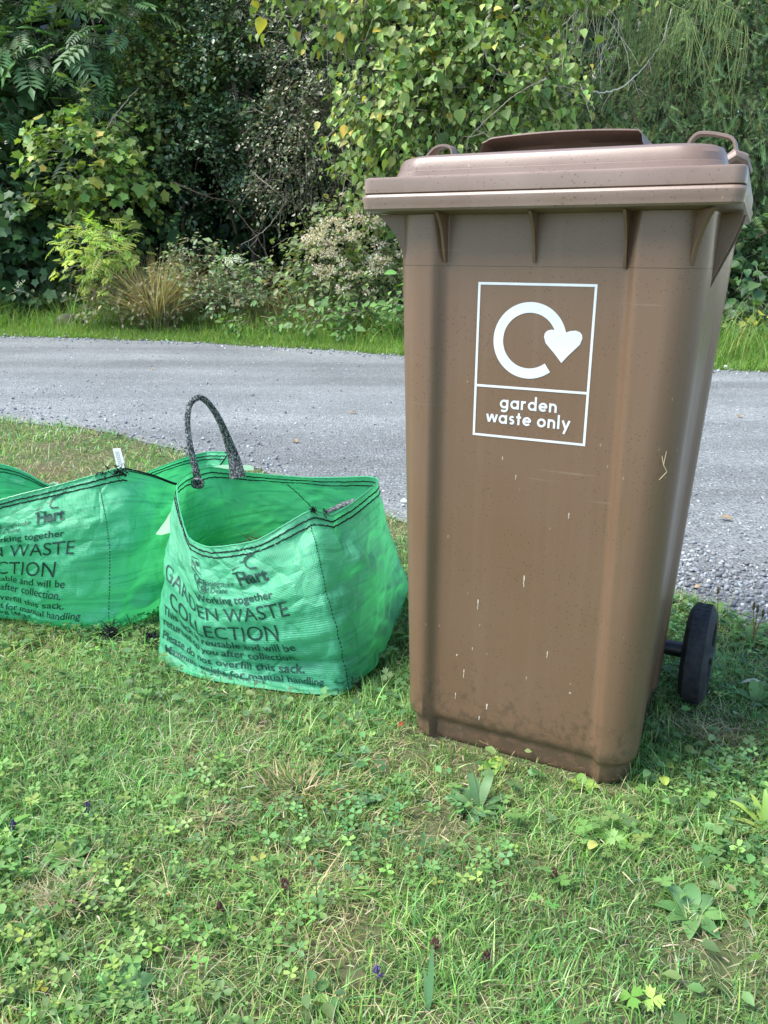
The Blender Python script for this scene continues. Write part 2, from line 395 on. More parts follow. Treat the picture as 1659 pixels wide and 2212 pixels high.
def fan(pts, mid):
    T = [mid] + pts; n = len(pts)
    return np.array(T), np.array([(0, i + 1, (i + 1) % n + 1) for i in range(n)])
OVATE = fan([(0, 0, 0), (-.30, .3, .07), (-.27, .65, .06), (0, 1, -.12), (.27, .65, .06), (.30, .3, .07)], (0, .5, -.03))
ROUND = fan([(0, .06, 0), (-.26, .03, .08), (-.44, .26, .13), (-.42, .55, .06), (-.22, .80, -.02), (0, 1.08, -.20), (.24, .76, .0), (.40, .52, .10), (.42, .24, .08), (.24, .05, .02)], (0, .48, -.06))
SMALL = (np.array([(0, 0, 0), (-.27, .5, .07), (0, 1, -.05), (.27, .5, .07)]), np.array([(0, 2, 1), (0, 3, 2)]))
LOBED = fan([(0, 0, 0), (-.40, .02, .05), (-.38, .24, .02), (-.56, .52, .02), (-.30, .66, .03), (0, 1, -.12), (.30, .66, .03), (.56, .52, .02), (.38, .24, .02), (.40, .02, .05)], (0, .35, -.05))
def pinnate(nl=5):
    T = []; F = []
    for k in range(nl):
        for s in (-1, 1):
            b = len(T); y = .18 + .7 * k / nl; L = .34 * (1 - .4 * abs(k - 1.5) / nl)
            T += [(0, y, 0), (s * L * .55, y + L * .05, .02), (s * L, y + L * .5, -.05), (s * L * .35, y + L * .35, .02)]
            F += [(b, b + 1, b + 2), (b, b + 2, b + 3)]
    b = len(T); T += [(0, .8, 0), (-.07, .95, 0), (0, 1.15, -.08), (.07, .95, 0)]; F += [(b, b + 2, b + 1), (b, b + 3, b + 2)]
    b = len(T); T += [(-.008, 0, 0), (.008, 0, 0), (0, .9, 0)]; F += [(b, b + 1, b + 2)]
    return np.array(T), np.array(F)
PINN = pinnate()
def clover():
    T = []; F = []
    for q in (90, 210, 330):
        c, s = math.cos(math.radians(q)), math.sin(math.radians(q))
        b = len(T)
        for (x, y, z) in [(0, .02, 0), (-.24, .38, .05), (-.20, .72, .02), (0, .66, -.04), (.20, .72, .02), (.24, .38, .05)]:
            T.append((x * s + y * c, -x * c + y * s, z + .12 * y))
        F += [(b, b + 3, b + 1), (b + 1, b + 3, b + 2), (b, b + 5, b + 3), (b + 5, b + 4, b + 3)]
    return np.array(T), np.array(F)
CLOV = clover()
def buttercup():
    T = [(0, 0, 0)]; F = []
    for q in (90, 205, 335):
        o = [(0, -22, .55), (0, 0, 0)]
        b = len(T)
        for da, r, z in [(-48, .35, .03), (-36, .85, .06), (-20, .68, .0), (-8, 1.0, .02), (0, .75, -.04), (10, 1.0, .03), (22, .68, 0), (38, .85, .07), (50, .35, .03)]:
            a = math.radians(q + da); T.append((r * math.cos(a), r * math.sin(a), z))
        F += [(0, b + i, b + i + 1) for i in range(8)]
    return np.array(T), np.array(F)
BUTT = buttercup()

def blades(P, H, Wd, ang, lean, cols, segs=3):
    """grass blades, each bending over; P (n,3), H heights, Wd widths, ang headings, lean (0..1+)"""
    n = len(P); ts = np.linspace(0, 1, segs + 1); L = []
    dx = np.c_[np.cos(ang), np.sin(ang), 0 * ang]; sx = np.c_[-np.sin(ang), np.cos(ang), 0 * ang]
    tw = RNG.uniform(-1, 1, n)
    side = unit(sx + dx * tw[:, None] * .6)
    verts = []
    for t in ts:
        out = H * (lean * t ** 2 * .9 + .12 * t); up = H * (t - .35 * np.minimum(lean, 1.4) * t ** 2.2) 
        c = P + dx * out[:, None]; c[:, 2] += up
        wv = Wd * (1 - t ** 1.6) * .5
        if t < 1: verts += [c - side * wv[:, None], c + side * wv[:, None]]
        else: verts += [c]
    V = np.stack(verts, 1); k = V.shape[1]; F = []
    for i in range(segs - 1):
        a = 2 * i; F += [(a, a + 1, a + 3), (a, a + 3, a + 2)]
    a = 2 * (segs - 1); F += [(a, a + 1, a + 2)]
    F = np.array(F)
    FF = F[None] + (np.arange(n) * k)[:, None, None]
    g = np.concatenate([np.repeat([.8 + .25 * t], 2 if t < 1 else 1) for t in ts])
    C = cols[:, None, :] * np.ones(k)[None, :, None]
    return V.reshape(-1, 3), FF.reshape(-1, 3), C.reshape(-1, 3)

# ================================================================== the wheelie bin
BX, BY, YAW = .217, 1.3204, .4574
binr = tag(empty('wheelie_bin', (BX, BY, 0), -YAW), 'tall brown plastic wheelie bin with closed faded lid and white garden waste sticker', 'wheelie bin')
ZB = .968
def Fp(z): return .0570 - .0050 * z / .93          # recessed panel plane
def Bp(z): return .44 + .17 * z / .93
def Wp(z): return .219 + .031 * z / .93
def sm(t): t = min(1, max(0, t)); return t * t * (3 - 2 * t)
def body_ring(z, inset=0.0, relief=1.0):
    W = Wp(z) - inset; f = Fp(z) - .017 + inset; b = Bp(z) - inset; r = .055
    pts = []
    a, c = -.166 + .020 * 0, .143 + .012 * (1 - z / .93)
    def rec(x):
        w1, w2 = .020, .018
        d = sm((x - (a - w1 * .5)) / w1) * (1 - sm((x - (c - w2 * .5)) / w2))
        # a second narrow pilaster near the right corner, fading out low down
        return .018 * d * relief
    for i in range(73):
        x = -W + r + (2 * W - 2 * r) * i / 72; pts.append((x, f + rec(x), z))
    for i in range(1, 10):
        q = -math.pi / 2 + math.pi / 2 * i / 9; pts.append((W - r + r * math.cos(q), f + r + r * math.sin(q), z))
    y0, y1 = f + r, b - r
    for i in range(1, 31):
        t = i / 30; y = y0 + (y1 - y0) * t
        d = .010 * sm((t - .12) / .08) * (1 - sm((t - .82) / .08)) * relief
        pts.append((W - d - .010 * t * (1 - .2 * z), y, z))
    W2 = W - .010 * (1 - .2 * z)
    for i in range(1, 10):
        q = math.pi / 2 * i / 9; pts.append((W2 - r + r * math.cos(q), b - r + r * math.sin(q), z))
    for i in range(1, 12): pts.append((W2 - r - (2 * W2 - 2 * r) * i / 11, b, z))
    for i in range(1, 10):
        q = math.pi / 2 + math.pi / 2 * i / 9; pts.append((-W2 + r + r * math.cos(q), b - r + r * math.sin(q), z))
    for i in range(1, 31):
        t = 1 - i / 30; y = y0 + (y1 - y0) * t
        d = .010 * sm((t - .12) / .08) * (1 - sm((t - .82) / .08)) * relief
        pts.append((-W + d + .010 * t * (1 - .2 * z), y, z))
    for i in range(1, 9):
        q = math.pi + math.pi / 2 * i / 9; pts.append((-W + r + r * math.cos(q), f + r + r * math.sin(q), z))
    return pts
def rrect(hw, y0, y1, z, r=.05, back=.0, n=10, bulge=0):
    """rounded rectangle ring; back narrows the rear half-width"""
    pts = []; hb = hw - back
    for i in range(40): 
        t = i / 39; x = -hw + r + (2 * hw - 2 * r) * t; pts.append((x, y0 - bulge * math.sin(math.pi * t), z))
    for i in range(1, n + 1):
        q = -math.pi / 2 + math.pi / 2 * i / n; pts.append((hw - r + r * math.cos(q), y0 + r + r * math.sin(q), z))
    for i in range(1, 12): pts.append((hw - back * i / 11, y0 + r + (y1 - y0 - 2 * r) * i / 11, z))
    for i in range(1, n + 1):
        q = math.pi / 2 * i / n; pts.append((hb - r + r * math.cos(q), y1 - r + r * math.sin(q), z))
    for i in range(1, 12): pts.append((hb - r - (2 * hb - 2 * r) * i / 11, y1, z))
    for i in range(1, n + 1):
        q = math.pi / 2 + math.pi / 2 * i / n; pts.append((-hb + r + r * math.cos(q), y1 - r + r * math.sin(q), z))
    for i in range(1, 12): pts.append((-hb - back * i / 11, y1 - r - (y1 - y0 - 2 * r) * i / 11, z))
    for i in range(1, n):
        q = math.pi + math.pi / 2 * i / n; pts.append((-hw + r + r * math.cos(q), y0 + r + r * math.sin(q), z))
    return pts
b = MB(); rings = []
for z, ins, rel in [(0.0, .016, .8), (.004, .0115, .9), (.012, .0100, 1), (.024, .0098, 1), (.034, .0095, 1), (.040, .0098, 1), (.045, .0070, 1), (.051, .002, 1), (.060, 0, 1)]:
    rings.append(body_ring(z, ins, rel))
for z in np.linspace(.075, .885, 22): rings.append(body_ring(z, 0, 1))
for z, i_ in ((.8878, 0), (.8879, .0007), (.8886, .0007), (.8887, 0)): rings.append(body_ring(z, i_, 1))
for z in (.93, ZB): rings.append(body_ring(z, 0, 1))
b.loft(rings, True, False)
bod = b.build('body', M['bin'], binr, True, 48)
# rim band under the lid, moulded on the body: overhanging tray
D1 = .64
b = MB(); rings = [rrect(.236, .065, D1 - .05, .966, .045, .03), rrect(.283, .0065, D1 - .006, .9712, .015, .03), rrect(.2875, .0030, D1 - .002, .9722, .016, .03), rrect(.2900, .0002, D1 - .002, .9755, .016, .03),
                   rrect(.2905, -.0005, D1, .983, .017, .03), rrect(.2922, -.0020, D1, .9905, .017, .03), rrect(.2920, -.0018, D1, .9930, .017, .03), rrect(.2902, .0002, D1 - .001, .9965, .017, .03), rrect(.2865, .003, D1 - .003, .9978, .017, .03), rrect(.24, .05, D1 - .05, .9978, .015, .03)]
b.loft(rings, True, True); b.build('rim', M['lid'], binr, True, 24)
# lid
lid_mb = MB()
rings = [rrect(.270, .018, D1 - .02, .9982, .017, .03), rrect(.2888, .0022, D1 - .003, .9986, .017, .03), rrect(.2896, .0012, D1 - .001, .9996, .017, .03), rrect(.2898, .0012, D1, 1.0175, .017, .03), rrect(.2888, .0022, D1 - .001, 1.0212, .017, .03),
         rrect(.2868, .0045, D1 - .004, 1.0228, .017, .03), rrect(.2620, .026, D1 - .03, 1.0240, .045, .03), rrect(.2585, .028, D1 - .035, 1.0255, .05, .03),
         rrect(.2570, .0295, D1 - .04, 1.0335, .055, .03), rrect(.2558, .0308, D1 - .04, 1.0342, .055, .03), rrect(.2535, .033, D1 - .045, 1.0455, .055, .03), rrect(.2490, .0375, D1 - .05, 1.0530, .055, .03), rrect(.239, .047, D1 - .06, 1.0572, .055, .03),
         rrect(.215, .07, D1 - .08, 1.0605, .05, .03), rrect(.15, .13, D1 - .16, 1.0650, .04, .02)]
lid_mb.loft(rings, True, True)
lid = lid_mb.build('lid', M['lid'], binr, True, 24)
# raised scoop on the lid: a swept lip over a concave front
b = MB(); rings = []
for (x0, x1, y, z) in [(-.205, .140, .235, 1.060), (-.190, .128, .262, 1.072), (-.183, .116, .268, 1.086), (-.178, .100, .262, 1.096), (-.1755, .092, .248, 1.1035)]:
    pass
def scoop():
    b = MB(); n = 40; R = []
    prof = [(.290, 1.056, 1.0), (.322, 1.070, .97), (.328, 1.082, .95), (.322, 1.093, .945), (.300, 1.0995, .950), (.2700, 1.1020, .962), (.2465, 1.1026, .966), (.2470, 1.1050, .965), (.262, 1.1054, .962), (.32, 1.100, .97), (.40, 1.091, 1.0), (.46, 1.080, 1.05), (.50, 1.060, 1.10)]
    for y, z, k in prof:
        row = []
        for i in range(n + 1):
            t = i / n; x = -.181 + .306 * t
            xx = -.028 + (x + .028) * k
            e = abs(2 * t - 1); 
            edge = sm((e - .86) / .14)                      # ends fold down to the lid
            bow = .018 * (1 - (2 * t - 1) ** 2)
            zz = z + (.004 * (1 - e ** 2) if z > 1.08 else 0) - edge * max(0, z - 1.060) * (.12 if (t < .5) else .55)
            row.append((xx + (edge * .030 * (1.09 - min(z, 1.1)) / .03 if t > .5 else -edge * .012 * (1.1 - z) / .04), y + edge * .0 - bow, zz))
        R.append(row)
    V = [p for r in R for p in r]; F = []
    for i in range(len(R) - 1):
        for k in range(n): a = i * (n + 1) + k; F.append((a, a + 1, a + n + 2, a + n + 1))
    # side walls down into the lid
    for s, k in ((0, 0), (1, n)):
        col = [i * (n + 1) + k for i in range(len(R))]; base = len(V)
        for i in col: x, y, z = V[i]; V.append((x + (-.016 if s == 0 else .022), y, 1.056))
        for i in range(len(col) - 1): F.append((col[i], col[i + 1], base + i + 1, base + i) if s == 0 else (col[i + 1], col[i], base + i, base + i + 1))
    b.add(V, F); return b.build('lid_scoop', M['lid'], lid, True, 45)
scoop()
def strap_handle(pts, wd, th):
    """bent flat bar handle through pts (local), width along y"""
    P = [np.array(p, float) for p in pts]
    # smooth the corners
    for _ in range(2):
        Q = [P[0]]
        for a, c in zip(P[:-1], P[1:]): Q += [a * .75 + c * .25, a * .25 + c * .75]
        Q.append(P[-1]); P = Q
    R = []
    for i, p in enumerate(P):
        t = unit(P[min(i + 1, len(P) - 1)] - P[max(i - 1, 0)]); n_ = unit(np.cross((0, 1, 0), t))
        R.append([p + n_ * th * .5 * sx + np.array((0, 1, 0)) * wd * .5 * sy for sx, sy in ((-1, -.85), (-.7, -1), (.7, -1), (1, -.85), (1, .85), (.7, 1), (-.7, 1), (-1, .85))])
    b = MB(); b.loft(R); return b.build('handle', M['lid'], binr, True, 50)
strap_handle([(.158, .36, 1.062), (.160, .36, 1.085), (.172, .36, 1.108), (.190, .36, 1.1095), (.218, .36, 1.104), (.236, .36, 1.098), (.241, .36, 1.080), (.246, .36, 1.055)], .030, .006)
strap_handle([(-.272, .21, 1.062), (-.258, .21, 1.078), (-.243, .21, 1.0915), (-.217, .21, 1.0905), (-.212, .21, 1.078), (-.210, .21, 1.060)], .028, .005)
# a rounded hinge boss at the lid's right
b = MB(); b.tube([(.232, .30, 1.055), (.244, .30, 1.064), (.256, .31, 1.060), (.266, .33, 1.042)], [.010, .012, .012, .008], 10); b.build('hinge_boss', M['lid'], lid)
# gusset ribs under the rim
def rib(x, y, dx, dy, reach, drop, th=.0038, curve=.35):
    """triangular fin: starts at body point (x,y), reaches out along (dx,dy) by reach at the top, falls to nothing at drop"""
    d = unit(np.array((dx, dy, 0.))); s = np.array((-d[1], d[0], 0)) * th * .5
    top = .9685; P = []
    n = 8
    outer = []
    for i in range(n + 1):
        t = i / n; outer.append((reach * ((1 - t) ** 1.0) * (1 - curve * math.sin(math.pi * t)) + .004 * (1 - t) + .0015, top - drop * t))
    V = []
    for sg in (-1, 1):
        for r_, z in outer: V.append(np.array((x, y, z)) + d * r_ + s * sg)
        for r_, z in outer: V.append(np.array((x, y, z)) - d * .012 + s * sg)
    m_ = n + 1; F = []
    for i in range(n):
        F += [(i, i + 1, m_ + i + 1, m_ + i), (2 * m_ + i + 1, 2 * m_ + i, 3 * m_ + i, 3 * m_ + i + 1), (i + 1, i, 2 * m_ + i, 2 * m_ + i + 1)]
    F += [(0, m_, 3 * m_, 2 * m_), (n, 2 * m_ + n, 3 * m_ + n, m_ + n)]
    b = MB(); b.add(V, F); b.build('rib', M['bin'], binr, False)
fy_ = Fp(.95)
for x in (-.158, -.008, .132): rib(x, fy_ + (.000 if abs(x) < .14 else -.004), 0, -1, .036, .074 if x < .1 else .082, .0045)
rib(-.222, fy_ + .005, -.93, -.36, .052, .092, .006, .30)
rib(.222, fy_ + .004, .55, -.83, .052, .095, .006, .30)
for yy in (.150, .205): rib(.240, yy, 1, 0, .036, .110, .0060, -.15)
rib(-.240, .18, -1, 0, .034, .10, .006, -.1)
# axle, wheels
AX, AY, AZ = .2758, .4607, .106
b = MB(); b.tube([(-.25, AY, AZ), (.25, AY, AZ)], .0125, 20); b.build('axle', M['blackplastic'], binr)
for s in (-1, 1):
    wr = empty('wheel'); wr.parent = binr; wr.location = (s * AX, AY, AZ)
    h = .0265
    b = MB(); b.lathe_x([(-h, .070), (-h, .088), (-h * .95, .092), (-h * .62, .1055), (-h * .5, .106), (h * .5, .106), (h * .62, .1055), (h * .95, .092), (h, .088), (h, .070), (h * .8, .068), (-h * .8, .068)], (0, 0, 0), 56)
    b.build('tyre', M['rubber'], wr, True, 28)
    b = MB(); b.lathe_x([(-h * .75, .0675), (-h * .75, .060), (-h * .3, .055), (-h * .3, .022), (-h * 1.1, .019), (-h * 1.1, .001), (h * 1.1, .001), (h * 1.1, .019), (h * .3, .022), (h * .3, .055), (h * .75, .060), (h * .75, .0675)], (0, 0, 0), 40)
    b.build('rim', M['blackplastic'], wr, True, 30)
b = MB(); b.tube([(AX - .028 - .06, AY, AZ), (AX - .027, AY, AZ)], .0165, 20); b.build('axle_sleeve', M['blackplastic'], binr)

for wr in [o for o in binr.children if o.name.startswith('wheel')]:
    mb = MB()
    for k in range(44):
        a = 2 * math.pi * k / 44; c_, s_ = math.cos(a), math.sin(a)
        for sx_ in (-1, 1):
            V = []
            for dx, rr, da in ((.004, .1050, -.018), (.0145, .1050, .012), (.0145, .1050, .038), (.004, .1050, .008), (.004, .1068, -.018), (.0145, .1066, .012), (.0145, .1066, .038), (.004, .1068, .008)):
                V.append((sx_ * dx, rr * math.cos(a + da), rr * math.sin(a + da)))
            mb.add(V, [(0, 1, 2, 3), (4, 7, 6, 5), (0, 4, 5, 1), (1, 5, 6, 2), (2, 6, 7, 3), (3, 7, 4, 0)])
    o = mb.build('tread', M['rubber'], wr, False); o['kind'] = 'stuff'
# ---- sticker lettering (stroke built, rounded single-storey letters)
def face_pt(x, z, off): return (x, Fp(z) + .001 - off, z)
class Flat:
    """strokes in the sticker plane; each stroke a hair above the last so that none is coplanar"""
    def __init__(s, off): s.mb = MB(); s.off = off
    def strip(s, pts, wd, close=False):
        P = [np.array(p, float) for p in pts]; n = len(P); V = []; s.off += .000004
        for i, p in enumerate(P):
            if close: t = unit(P[(i + 1) % n] - P[i - 1])
            else: t = unit(P[min(i + 1, n - 1)] - P[max(i - 1, 0)])
            nn = np.array((-t[1], t[0])) * wd / 2
            V += [face_pt(*(p + nn), s.off), face_pt(*(p - nn), s.off)]
        F = [(2 * i, 2 * i + 1, 2 * i + 3, 2 * i + 2) for i in range(n - 1)]
        if close: F.append((2 * n - 2, 2 * n - 1, 1, 0))
        s.mb.add(V, F)
    def poly(s, pts):
        s.off += .000004; s.mb.add([face_pt(*p, s.off) for p in pts], [tuple(range(len(pts)))])
def arc(cx, cz, r, a0, a1, n=20): return [(cx + r * math.cos(math.radians(a0 + (a1 - a0) * i / n)), cz + r * math.sin(math.radians(a0 + (a1 - a0) * i / n))) for i in range(n + 1)]
def letter(ch, x, z, h, wd):
    """h = x-height; returns strokes, advance"""
    r = h / 2 - wd / 2; R2 = h / 2; st = []
    cx = x + R2; cz = z + R2; asc = h * 1.55; k = x + h - wd / 2
    circ = arc(cx, cz, r, 0, 360, 28)
    if ch == 'g': st = [circ, [(k, z + h), (k, z + h * .06)], arc(cx, z + h * .06, r, 0, -140, 14)]; adv = h * 1.13
    elif ch == 'a': st = [circ, [(k, z + h), (k, z)]]; adv = h * 1.13
    elif ch == 'd': st = [circ, [(k, z + asc), (k, z)]]; adv = h * 1.13
    elif ch == 'o': st = [circ]; adv = h * 1.1
    elif ch == 'r': st = [[(x + wd / 2, z), (x + wd / 2, z + h)], arc(x + wd / 2 + r * .85, z + h - wd / 2 - r * .85, r * .85, 170, 70, 10)]; adv = h * .70
    elif ch == 'n': q = r * .82; st = [[(x + wd / 2, z), (x + wd / 2, z + h)], arc(x + wd / 2 + q, z + h - wd / 2 - q, q, 180, 0, 14) + [(x + wd / 2 + 2 * q, z)]]; adv = 2 * q + wd + h * .13
    elif ch == 'e': st = [arc(cx, cz, r, 0, 318, 26), [(x + wd / 2, cz), (x + h - wd * .3, cz)]]; adv = h * 1.08
    elif ch == 'w': st = [[(x + wd * .3, z + h), (x + h * .32, z + wd * .4)], [(x + h * .32, z + wd * .4), (x + h * .66, z + h)], [(x + h * .66, z + h), (x + h * 1.0, z + wd * .4)], [(x + h * 1.0, z + wd * .4), (x + h * 1.32 - wd * .3, z + h)]]; adv = h * 1.36
    elif ch == 's': q = (h - wd) / 4; st = [arc(x + h * .33, z + h - wd / 2 - q, q, 30, 180, 10) + arc(x + h * .33, z + h - wd / 2 - q, q, 180, 270, 5) + arc(x + h * .33, z + wd / 2 + q, q, 90, 0, 5) + arc(x + h * .33, z + wd / 2 + q, q, 0, -150, 10)]; adv = h * .74
    elif ch == 't': st = [[(x + h * .28, z + h * 1.35), (x + h * .28, z)], [(x, z + h - wd / 2), (x + h * .56, z + h - wd / 2)]]; adv = h * .64
    elif ch == 'l': st = [[(x + wd / 2, z + asc), (x + wd / 2, z)]]; adv = wd + h * .14
    elif ch == 'y': st = [[(x + wd * .4, z + h), (x + h * .48, z + wd * .2)], [(x + h * .95 - wd * .4, z + h), (x + h * .26, z - h * .5)]]; adv = h
    else: adv = h * .40
    return st, adv
def word(fl, text, cx, z, h, wd):
    tk = h * .10; tot = sum(letter(c, 0, 0, h, wd)[1] + tk for c in text); x = cx - tot / 2
    for c in text:
        st, adv = letter(c, x, z, h, wd)
        for s_ in st: fl.strip(s_, wd)
        x += adv + tk
stk = empty('sticker'); stk.parent = binr
sx0, sx1, s1, smid, s0 = -.1003, .0931, .8636, .696, .6104; bw = .0040
fl = Flat(.0006)
for a_, c_ in (((sx0, s1 - bw / 2), (sx1, s1 - bw / 2)), ((sx0, s0 + bw / 2), (sx1, s0 + bw / 2)), ((sx0 + bw / 2, s0 + bw), (sx0 + bw / 2, s1 - bw)), ((sx1 - bw / 2, s0 + bw), (sx1 - bw / 2, s1 - bw)), ((sx0 + bw, smid), (sx1 - bw, smid))):
    fl.strip([a_, c_], bw)
fl.mb.build('border', M['white'], stk, False)
fl = Flat(.0006)
ccx, ccz, cr = -.0095, .7735, .0525
fl.strip(arc(ccx, ccz, cr, 12, 308, 60), .0165)
H_ = [(0, -.040), (-.0100, -.0275), (-.0255, -.0105), (-.0285, -.0010), (-.0275, .0045), (-.0240, .0085), (-.0180, .0105), (-.0100, .0095), (-.004, .0070), (.004, .0070), (.0100, .0095), (.0180, .0105), (.0240, .0085), (.0275, .0045), (.0285, -.0010), (.0255, -.0105), (.0100, -.0275)]
fl.poly([(ccx + .0545 + x * 1.08, ccz + .0085 + z * 1.02) for x, z in H_])
fl.mb.build('recycling_symbol', M['white'], stk, False)
fl = Flat(.0006)
word(fl, 'garden', -.004, .6605, .0148, .0036); word(fl, 'waste only', -.004, .6345, .0148, .0036)
fl.mb.build('lettering', M['white'], stk, False)
# dried splashes and specks on the front
fl = Flat(.0005)
for (x, z, L, wd) in [(-.045, .575, .006, .0016), (.005, .36, .022, .0022), (-.078, .30, .020, .0018), (.055, .23, .013, .0015), (-.10, .155, .018, .0016), (-.115, .05 + .055, .013, .0016), (-.052, .098, .012, .003), (-.066, .07, .008, .002), (-.02, .545, .008, .0014), (.075, .49, .010, .0018), (-.14, .42, .005, .001), (-.085, .21, .006, .0012), (.02, .175, .006, .001), (.10, .165, .002, .004), (-.115, .19, .004, .003)]:
    n = 7; pts = [(x + .0006 * math.sin(i * 2.1 + x * 50), z + L * (i / (n - 1) - .5)) for i in range(n)]
    fl.strip(pts, wd * .6)
    fl.strip([(x, z + L * .1), (x + .0004, z + L * .3), (x, z + L * .45)], wd)
fl.mb.build('dried_splashes', plain('dried_splash', (.50, .44, .36), .8, .2, .2, 200), binr, False)['kind'] = 'stuff'
# a dry twig of grass caught on the right corner
b = MB(); gx = .215
b.tube([(gx, Fp(.6) - .0115, .610), (gx + .004, Fp(.6) - .012, .596), (gx + .010, Fp(.6) - .012, .586), (gx + .0, Fp(.6) - .0125, .572)], .0006, 4)
b.tube([(gx + .004, Fp(.6) - .012, .596), (gx + .006, Fp(.6) - .012, .618)], .0005, 4)
tag(b.build('dry_grass_wisp', plain('straw', (.42, .33, .2), .8, .2, .2, 60), None), 'wisp of dry straw stuck to the brown bin below its right corner', 'straw')
bpy.data.objects['dry_grass_wisp'].matrix_world = Matrix.Translation((BX, BY, 0)) @ Matrix.Rotation(-YAW, 4, 'Z')

# ================================================================== the green sacks
def crom(P, t):
    """closed Catmull-Rom through P (n,3) at parameters t (index units)"""
    n = len(P); i = np.floor(t).astype(int); f = (t - i)[:, None]
    p0, p1, p2, p3 = P[(i - 1) % n], P[i % n], P[(i + 1) % n], P[(i + 2) % n]
    a = .5 * (2 * p1 + (p2 - p0) * f + (2 * p0 - 5 * p1 + 4 * p2 - p3) * f ** 2 + (3 * p1 - p0 - 3 * p2 + p3) * f ** 3)
    l = p1 * (1 - f) + p2 * f
    return a * .6 + l * .4
class Sack:
    def __init__(s, loops, levels, NU=280, NV=96, seed=1, amp=1.0, folds=()):
        s.n = len(loops[0]); s.NU = NU; s.NV = NV
        tt = np.arange(NU) / NU * s.n
        R = np.stack([crom(np.array(l, float), tt) for l in loops])          # (L,NU,3)
        v = np.linspace(0, 1, NV); L = np.array(levels)
        # smooth vertical interpolation (natural-ish): monotone cubic via catmull with uneven knots
        G = np.zeros((NV, NU, 3))
        m_ = np.zeros_like(R)
        for k in range(len(L)):
            a, c = max(k - 1, 0), min(k + 1, len(L) - 1); m_[k] = (R[c] - R[a]) / (L[c] - L[a])
        for j, vv in enumerate(v):
            k = min(np.searchsorted(L, vv, 'right') - 1, len(L) - 2); h = L[k + 1] - L[k]; f = (vv - L[k]) / h
            G[j] = (2 * f ** 3 - 3 * f ** 2 + 1) * R[k] + (f ** 3 - 2 * f ** 2 + f) * h * m_[k] + (-2 * f ** 3 + 3 * f ** 2) * R[k + 1] + (f ** 3 - f ** 2) * h * m_[k + 1]
        s.v = v
        mid = G[NV // 2]; d = np.linalg.norm(np.roll(mid, -1, 0) - mid, axis=1); s.arc = np.r_[0, np.cumsum(d)]
        s.G = G; nrm = s.normals()
        U = np.broadcast_to(s.arc[:-1][None], (NV, NU)); per = s.arc[-1]; Vv = np.broadcast_to(v[:, None], (NV, NU)) * .34
        ang = U / per * 2 * math.pi; rr = per / 2 / math.pi
        cx, cy = np.cos(ang) * rr, np.sin(ang) * rr
        def nz(su, sv, seed, sh=0.0): 
            return vnoise(np.c_[(cx * su).ravel(), (cy * su).ravel(), ((Vv + sh * U) * sv).ravel()], seed).reshape(NV, NU)
        D = .0070 * nz(7, 5, seed) + .0055 * nz(12, 22, seed + 1)
        # creases that sag sideways: ridged noise stretched along u
        r1 = 1 - np.abs(nz(8, 24, seed + 2, .25)); r2 = 1 - np.abs(nz(17, 17, seed + 3, -.3)); r3 = 1 - np.abs(nz(26, 60, seed + 4))
        low = np.clip(1.25 - v * 1.05, .25, 1)[:, None]
        D += .0048 * (r1 ** 3 - .35) * low + .0045 * (r2 ** 4 - .25) * low + .0026 * (r3 ** 3 - .3) * low
        D += .0020 * nz(45, 50, seed + 5)
        rimmask = np.clip((1 - v) / .14, .12, 1)[:, None]; botmask = np.clip(v / .05, 0.3, 1)[:, None]
        D = D * rimmask * botmask * amp
        for (s0, v0, s1, v1, wdt, dep) in folds:         # long creases given by their ends
            du = (tt[None] - s0); dv = (v[:, None] - v0)
            ax, ay = (s1 - s0), (v1 - v0) * 6; L2 = ax * ax + ay * ay
            pr = np.clip((du * ax + dv * 6 * ay) / L2, 0, 1)
            dist = np.sqrt((du - pr * ax) ** 2 + (dv * 6 - pr * ay) ** 2)
            D += dep * np.exp(-(dist / wdt) ** 2) * np.sin(np.clip(pr, .02, .98) * math.pi) ** .5
        s.G = G + nrm * D[..., None]
        s.G[:, :, 2] = np.maximum(s.G[:, :, 2], .004)
        s.Nn = s.normals()
    def normals(s):
        G = s.G; du = np.roll(G, -1, 1) - np.roll(G, 1, 1); dv = np.gradient(G, axis=0)
        return unit(np.cross(du, dv))
    def at(s, t, v, off=0.0):
        t = np.asarray(t, float) / s.n * s.NU; v = np.clip(np.asarray(v, float), 0, 1) * (s.NV - 1)
        i = np.floor(t).astype(int); f = (t - i)[..., None]; j = np.minimum(np.floor(v).astype(int), s.NV - 2); g = (v - j)[..., None]
        def bl(A): return (A[j, i % s.NU] * (1 - f) + A[j, (i + 1) % s.NU] * f) * (1 - g) + (A[j + 1, i % s.NU] * (1 - f) + A[j + 1, (i + 1) % s.NU] * f) * g
        return bl(s.G) + bl(s.Nn) * off
    def s_of_arc(s, x): return np.interp(x, s.arc, np.arange(s.NU + 1) / s.NU * s.n)
    def arc_of_s(s, t): return np.interp(t, np.arange(s.NU + 1) / s.NU * s.n, s.arc)
    def build(s, parent):
        NU, NV = s.NU, s.NV
        V = s.G.reshape(-1, 3); j, i = np.meshgrid(np.arange(NV - 1), np.arange(NU), indexing='ij')
        F = np.stack([j * NU + i, j * NU + (i + 1) % NU, (j + 1) * NU + (i + 1) % NU, (j + 1) * NU + i], -1).reshape(-1, 4)
        me = mesh(V, F)
        uv = me.uv_layers.new(name='UV'); hgt = .34
        a = s.arc
        U = np.stack([a[i], a[i + 1], a[i + 1], a[i]], -1).reshape(-1, 4); W = np.stack([s.v[j], s.v[j], s.v[j + 1], s.v[j + 1]], -1).reshape(-1, 4) * hgt
        uv.data.foreach_set('uv', np.stack([U, W], -1).astype(np.float32).ravel())
        o = add('sack_wall', me, M['bag'], parent)
